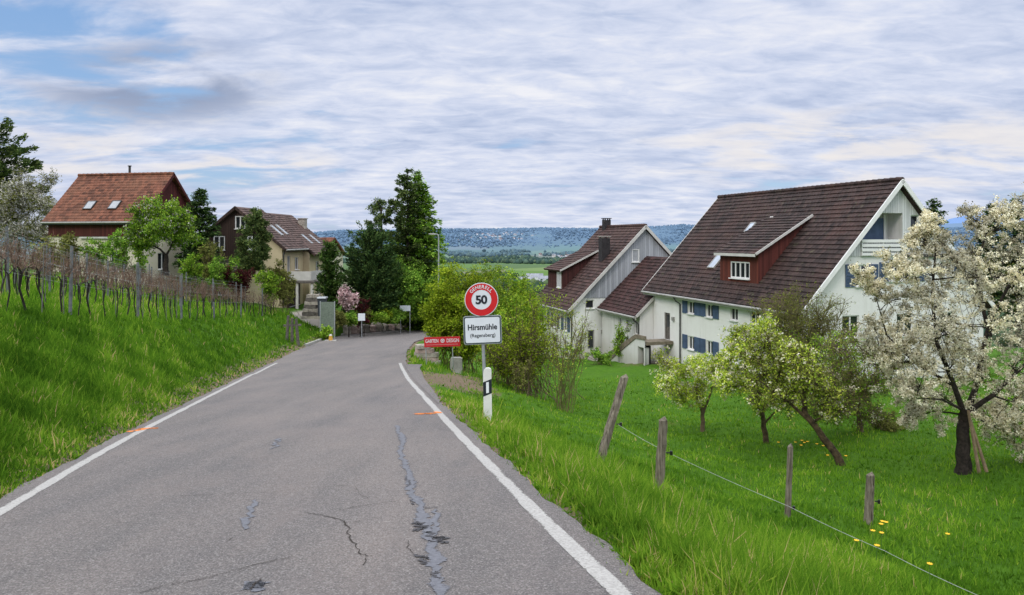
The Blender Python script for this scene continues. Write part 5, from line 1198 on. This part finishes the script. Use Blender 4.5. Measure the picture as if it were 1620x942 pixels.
# dry stone retaining wall by the drive
b=P(492,505,60); t=thing('drive_wall','stepped dry stone wall beside the drive','wall',b)
for k in range(7):
    m=MB(); r=random.Random(k+5); x=-.75+.06*k
    while x<.55-.04*k:
        w=r.uniform(.35,.7); m.boxa((x+w/2,r.uniform(-.05,.05)+.05*k,.14+k*.285),(w/2-.012,0,r.uniform(-.02,.02)),(0,.3,0),(0,0,.13)); x+=w
    m.build('stone_course',M['timber'] if k%2 else M['stone'],t)
# street lamp
ly=64.; lb=gp(694,520,ly); t=thing('street_lamp','tall slim grey street lamp with short arm rising above the bush','street lamp',lb); ht=P(0,371,ly).z-lb.z
m=MB(); m.tube([(0,0,-.3),(0,0,ht*.5),(0,0,ht-.25),(-.03,0,ht-.08),(-.12,0,ht),(-.35,0,ht+.02)],[.08,.065,.05,.045,.04,.04],8); m.build('pole',M['galv'],t)
m=MB(); m.prism([(-.30,-.11,ht-.02),(-.85,-.09,ht+.0),(-.85,-.09,ht+.07),(-.30,-.11,ht+.09)],(0,.22,0)); m.build('lamp_head',M['trim'],t)
# wire fence on the right
fp=[((950,727),(988,597),12.6,.075),((1040,797),(1049,665),10.9,.075),((1245,818),(1250,707),12.0,.05),((1372,850),(1377,752),12.1,.065)]
fb=gp(1040,797,10.9); fe=thing('wire_fence','four weathered wooden fence posts with a thin wire on the grassy slope','fence',fb)
wp=[]
for k,((bx_,by_),(tx_,ty_),Yf,rd) in enumerate(fp):
    q0=P(bx_,by_,Yf); q1=P(tx_,ty_,Yf+(.25 if k==0 else 0)); g0=Tz(q0.x,q0.y); q0=q0+(q1-q0).normalized()*(-.15+min(0,(g0-q0.z)))
    r=random.Random(k); m=MB(); n=12; sides=11; rows=[]
    for i in range(n+1):
        s=i/n; p=q0.lerp(q1,s)-fb; p+=Vector((r.uniform(-1,1),r.uniform(-1,1),0))*.006; rows.append((p,rd*(1.08-.16*s)))
    ph=[r.uniform(.78,1.15) for _ in range(sides)]
    for p,q in rows:
        for j in range(sides):
            a=2*PI*j/sides; m.v.append(tuple(p+Vector((math.cos(a),math.sin(a),0))*q*ph[j]*r.uniform(.94,1.05)))
    for i in range(n):
        for j in range(sides): m.f.append((i*sides+j,i*sides+(j+1)%sides,(i+1)*sides+(j+1)%sides,(i+1)*sides+j))
    topc=len(m.v); m.v.append(tuple(rows[-1][0]+Vector((rd*.4,0,.06))))
    for j in range(sides): m.f.append((n*sides+j,n*sides+(j+1)%sides,topc))
    po=m.build('post',M['post_wood'],fe)
    if k==0: po['label']='fence post leaning far to the right'
    s=(.42,.42,0,.35)[k] if k!=2 else .12
    a=(P(972,671,12.6) if k==0 else P(1050,716,10.85)) if k<2 else (P(1247,803,12.0) if k==2 else P(1380,793,12.1)); a=a-fb
    off=Vector((rd+.03,-.03,0)); m=MB(); m.tube([a+Vector((rd*.5,-.01,0)),a+off],.011,6); m.tube([a+off-Vector((0,0,.03)),a+off+Vector((0,0,.03))],[.022,.022],8); m.build('insulator',M['insul'],fe)
    if k<3: wp.append(a+off)
wp=[P(978,672,12.55)-fb,P(1056,716,10.85)-fb,P(1247,801,10.3)-fb,P(1400,872,9.3)-fb,P(1560,948,8.4)-fb]
pts=[]
for p0,p1 in zip(wp[:-1],wp[1:]):
    for i in range(8): s=i/8; p=p0.lerp(p1,s); p.z-=.015*math.sin(PI*s); pts.append(p)
pts.append(wp[-1]); m=MB(); m.tube(pts,.0030,4); m.build('wire',M['wire'],fe)
# yellow flowers
for k,(px,py) in enumerate([(1232,718),(1258,714),(1272,716),(1268,720),(1278,713),(1292,718),(1303,722),(1305,719),(1338,740),(1395,856),(1402,858),(1380,876),(1394,880),(1356,887),(1386,902),(1470,935),(1500,877),(1310,738),(1397,854),(1268,712)]):
    q=gp(px,py); o=thing('yellow_flower','yellow buttercup in the grass below the fruit trees' if py<760 else 'yellow dandelion in the grass near the lowest fence post','flower',q,rv.uniform(0,6),'yellow flowers under the fruit trees' if py<760 else 'yellow flowers by the fence')
    hh=rv.uniform(.18,.3); s=.028+.0009*q.y; m=MB(); m.tube([(0,0,0),(.01,0,hh)],.004,4); m.build('stem',M['stem'],o)
    m=MB()
    for i in range(8):
        a=2*PI*i/8; c=Vector((math.cos(a),math.sin(a),.5)); t_=Vector((-math.sin(a),math.cos(a),0)); b0=Vector((.01,0,hh)); m.poly([b0,b0+c*s*.6+t_*s*.35,b0+c*s,b0+c*s*.6-t_*s*.35])
    m.build('petals',M['petal_y'],o)

# ------------------------------------------------------------------ grass
def grass(name,label,x,y,h,w,tone,seed,edge=None):
    r=np.random.default_rng(seed); n=len(x); z=T(x,y)-.02; ang=r.uniform(0,2*PI,n); bend=r.uniform(.15,.75,n)*h; ba=r.uniform(0,2*PI,n)
    kind=r.random(n); weed=kind<(.055 if edge is None else np.interp(edge,[.1,.9],[.24,.05])); stalk=kind>.986
    h=h*np.exp(r.normal(size=n)*.22)*np.where(weed,.6,1)*np.where(stalk,1.45,1); w=w*np.exp(r.normal(size=n)*.3)*np.where(weed,3.6,1)*np.where(stalk,.55,1); bend=np.where(weed,h*1.0,np.where(stalk,h*.2,bend))
    d=np.stack([np.cos(ang),np.sin(ang),np.zeros(n)],-1)*(w/2)[:,None]; p=np.stack([x,y,z],-1); bv=np.stack([np.cos(ba),np.sin(ba),np.zeros(n)],-1)
    m=p+bv*(bend*.3)[:,None]; m[:,2]+=h*.55; t=p+bv*bend[:,None]; t[:,2]+=h*r.uniform(.8,1.05,n)
    V=np.stack([p-d,p+d,m+d*.75,m-d*.75,t+d*.12,t-d*.12],1).reshape(-1,3)
    b=(np.arange(n)*6)[:,None]; Q=np.concatenate([b+np.array([[0,1,2,3]]),b+np.array([[3,2,4,5]])],0)
    c=np.repeat(np.stack([np.clip(tone[0]+r.normal(size=n)*.17-np.where(weed,.22,0)+np.where(stalk,.34,0),0,1),np.clip(tone[1],0,1)],-1),6,0)
    o=np_quads(name,V,Q,M['l_grass'],None,c); tag(o,label,'grass',kind='stuff'); return o
def patches(x,y):
    return .5+.16*np.sin(.8*x+.5*y+1)+.18*np.sin(1.9*x-1.4*y)+.14*np.sin(4.3*x+3.1*y+2)+.1*np.sin(7.7*x-5.9*y)
def sample_y(n,y0,y1,p):
    u=rng.random(n); e=1-p; return (y0**e+u*(y1**e-y0**e))**(1/e)
n=330000; y=sample_y(n,3.2,44,1.75); x0=xr(y)+.17; x1=np.maximum(.78*y+1.5,x0+1); x=x0+rng.random(n)**1.15*(x1-x0)
tuft=rng.random(n)<np.where(x-xr(y)>4.5,.12,.45); tx_=np.round(x*3.1)/3.1; ty_=np.round(y*2.7)/2.7; x=np.where(tuft,tx_+(x-tx_)*.45+.1*np.sin(37*ty_+tx_),x); y=np.where(tuft,ty_+(y-ty_)*.45+.1*np.sin(53*tx_),y); x=np.maximum(x,xr(y)+.15)
dr=x-xr(y)-.24; pa=patches(x,y)
lawn=np.clip((dr-1.9)/2.2,0,1)
h=(.25*(1-lawn)+.11*lawn)*np.interp(dr,[0,.35,1.],[.35,.7,1.])*rng.uniform(.5,1.25,n)*(.75+.5*pa)
lay_=np.exp(-(((x-ground_at(705,603)[0])/1.9)**2+((y-ground_at(705,603)[1])/3.8)**2)); ppx=CX+FOC*x/y; ppy=HY-FOC*T(x,y)/y
q_=np.minimum(1,np.hypot((ppx-712)/58,(ppy-603)/26)); keep=(rng.random(n)>.93*(1-q_**3)*(ppx>640))&~((y>22)&(y<34)&(x<np.interp(y,[p[1] for p in lay[:6]][::-1],[p[0] for p in lay[:6]][::-1])+.05))
keep&=rng.random(n)<np.interp(x-xr(y),[.15,.3,.6],[.03,.35,1])
h=h*np.interp(y,[20,44],[1,1.3])*(1-.72*np.exp(-((y-24)/7.5)**2)*np.exp(-(dr/4.2)**2)); w=.0062+.00075*y
tone=(np.clip(.50+.45*(pa-.5)+.12*np.clip(1.5-dr,0,1.5)-.02*lawn,0,.88),np.clip(.74+.40*(pa-.5)+.08*lawn,0,1))
k_=keep; grass('meadow_grass','tall green grass on the slope right of the road',x[k_],y[k_],h[k_],w[k_],(tone[0][k_],tone[1][k_]),1,dr[k_])
n=260000; y=sample_y(n,4.6,62,1.7); x1=xl(y)-.21; x0=np.minimum(-.78*y-1.0,x1-.6); x0=np.maximum(x0,x1-15); x=x1-rng.random(n)**1.35*(x1-x0)
kl=rng.random(n)<np.interp(x1-x,[0,.3,1.0],[.06,.30,1]); x,y,x1=x[kl],y[kl],x1[kl]; n=len(x)
dl=x1-x; pa=patches(x*1.3,y*1.1)
h=np.interp(dl,[0,.4,1.2,4,15],[.06,.12,.17,.19,.24])*rng.uniform(.5,1.3,n)*(.7+.6*pa)*np.interp(y,[20,60],[1,1.5]); w=.0062+.00078*y
straw=(np.sin(2.3*x+1.7*y)+np.sin(3.9*y-2.1*x)>1.45)*.35
edge=np.interp(dl,[0,1.2],[.5,0])*(rng.random(n)<.28)
tone=(np.clip(.36+.5*(pa-.5)+.1*np.clip(dl-3.5,0,1.5)+straw*rng.random(n)+edge+np.where(rng.random(n)<.02,.5,0),0,1),np.clip(.72+.45*(pa-.5)+.1*np.clip(dl-3,0,2),0,1))
grass('meadow_grass','short green grass on the bank below the vineyard',x,y,h,w,tone,2,dl)

# ------------------------------------------------------------------ light, sky, camera
world=bpy.data.worlds.new('World'); scene.world=world; world.use_nodes=True; nt=world.node_tree; nt.nodes.clear()
out=nt.nodes.new('ShaderNodeOutputWorld'); bg=nt.nodes.new('ShaderNodeBackground'); nt.links.new(bg.outputs[0],out.inputs[0])
SUN_EL,SUN_AZ=math.radians(38),math.radians(215)      # azimuth clockwise from +Y: behind and to the left
sky=N(nt,'ShaderNodeTexSky',sky_type='NISHITA'); sky.sun_disc=False; sky.sun_elevation=SUN_EL; sky.sun_rotation=SUN_AZ; sky.altitude=500; sky.air_density=1.; sky.dust_density=1.2; sky.ozone_density=1.5
tc=N(nt,'ShaderNodeTexCoord'); sp=N(nt,'ShaderNodeSeparateXYZ'); nt.links.new(tc.outputs['Generated'],sp.inputs[0])
zz=math_(nt,'MAXIMUM',sp.outputs[2],0.); den=math_(nt,'ADD',zz,.16)
cx=math_(nt,'DIVIDE',sp.outputs[0],den); cy=math_(nt,'DIVIDE',sp.outputs[1],den)
cv=N(nt,'ShaderNodeCombineXYZ'); nt.links.new(cx,cv.inputs[0]); nt.links.new(cy,cv.inputs[1])
def cn(sx,sy,ox,oy,detail,rough,dist=0.):
    mp=N(nt,'ShaderNodeMapping'); mp.inputs['Scale'].default_value=(sx,sy,1); mp.inputs['Location'].default_value=(ox,oy,0); nt.links.new(cv.outputs[0],mp.inputs[0])
    n=N(nt,'ShaderNodeTexNoise'); n.inputs['Scale'].default_value=1; n.inputs['Detail'].default_value=detail; n.inputs['Roughness'].default_value=rough; n.inputs['Distortion'].default_value=dist; nt.links.new(mp.outputs[0],n.inputs['Vector']); return n.outputs['Fac']
def around(px,py,rx,ry,inner=.25):
    """soft mask around a direction of the sky"""
    d=Vector((U(px),1,-Vv(py))).normalized(); ax=math_(nt,'SUBTRACT',math_(nt,'DIVIDE',sp.outputs[0],math_(nt,'MAXIMUM',sp.outputs[1],.05)),U(px)); az=math_(nt,'SUBTRACT',math_(nt,'DIVIDE',sp.outputs[2],math_(nt,'MAXIMUM',sp.outputs[1],.05)),-Vv(py))
    q=math_(nt,'ADD',math_(nt,'POWER',math_(nt,'DIVIDE',ax,rx/FOC),2.),math_(nt,'POWER',math_(nt,'DIVIDE',az,ry/FOC),2.))
    return sstep(nt,q,1.,inner,0,1)
n1=cn(.8,1.1,3.1,1.7,9,.58,.5); n2=cn(2.2,3.3,7.3,.4,9,.57,.35); n3=cn(.35,.5,1.2,5.5,4,.5)
shape=math_(nt,'ADD',math_(nt,'MULTIPLY',n1,.5),math_(nt,'ADD',math_(nt,'MULTIPLY',n2,.32),math_(nt,'MULTIPLY',n3,.18)))
cover=math_(nt,'ADD',shape,.0)
gap=math_(nt,'ADD',math_(nt,'MULTIPLY',around(110,95,280,130),.11),math_(nt,'MULTIPLY',around(360,215,320,100),.085))
low=sstep(nt,zz,.10,.01,0,.05)
cov=sstep(nt,math_(nt,'SUBTRACT',math_(nt,'SUBTRACT',cover,gap),low),.33,.43)
n4=cn(5.5,9.5,4.3,2.1,8,.6,.5)
cloudc=ramp(nt,math_(nt,'ADD',math_(nt,'MULTIPLY',n4,.34),math_(nt,'ADD',math_(nt,'MULTIPLY',n2,.38),math_(nt,'MULTIPLY',n1,.28))),[(.36,(4.1,4.9,6.9)),(.44,(5.3,6.05,7.9)),(.52,(6.7,7.25,8.8)),(.63,(8.7,8.8,9.4))])
dark=math_(nt,'MULTIPLY',around(250,132,260,85,.0),sstep(nt,cn(1.2,1.4,2.2,8.8,8,.55,.3),.33,.50))
cloudc=mixc(nt,math_(nt,'MULTIPLY',dark,1.),cloudc,(3.0,3.65,5.2))
warm=math_(nt,'MULTIPLY',math_(nt,'ADD',around(40,235,230,90,.0),math_(nt,'ADD',around(380,265,200,55,.0),around(1400,235,500,90,.0))),sstep(nt,n2,.42,.62))
cloudc=mixc(nt,math_(nt,'MULTIPLY',warm,.75,True),cloudc,(8.6,8.15,7.9))
blue=mixc(nt,.75,sky.outputs[0],ramp(nt,zz,[(0.,(5.2,6.6,8.4)),(.10,(3.6,5.6,8.6)),(.35,(2.3,4.4,8.3))]))
skyc=mixc(nt,cov,blue,cloudc)
# overcast sky is brighter overhead; boosted further out of view to light the ground
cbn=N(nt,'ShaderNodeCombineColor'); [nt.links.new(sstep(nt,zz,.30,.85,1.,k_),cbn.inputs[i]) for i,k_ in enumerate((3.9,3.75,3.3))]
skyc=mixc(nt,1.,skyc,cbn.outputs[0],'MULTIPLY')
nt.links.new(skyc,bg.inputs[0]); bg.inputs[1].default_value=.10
sl_=bpy.data.lights.new('sun','SUN'); sl_.energy=1.1; sl_.angle=math.radians(14); sl_.color=(1.,.94,.85)
so=bpy.data.objects.new('sun',sl_); COL.objects.link(so)
dirv=Vector((math.sin(SUN_AZ)*math.cos(SUN_EL),math.cos(SUN_AZ)*math.cos(SUN_EL),math.sin(SUN_EL))); so.rotation_euler=dirv.to_track_quat('Z','Y').to_euler()
cam=bpy.data.cameras.new('camera'); co=bpy.data.objects.new('camera',cam); COL.objects.link(co); co.location=(0,0,0); co.rotation_euler=(math.radians(90),0,0)
cam.sensor_width=36; cam.lens=FOC/1620*36; cam.shift_y=-(471-HY)/1620; cam.clip_start=.1; cam.clip_end=60000; scene.camera=co
scene.view_settings.view_transform='Standard'; scene.view_settings.look='None'; scene.view_settings.exposure=0; scene.view_settings.gamma=1
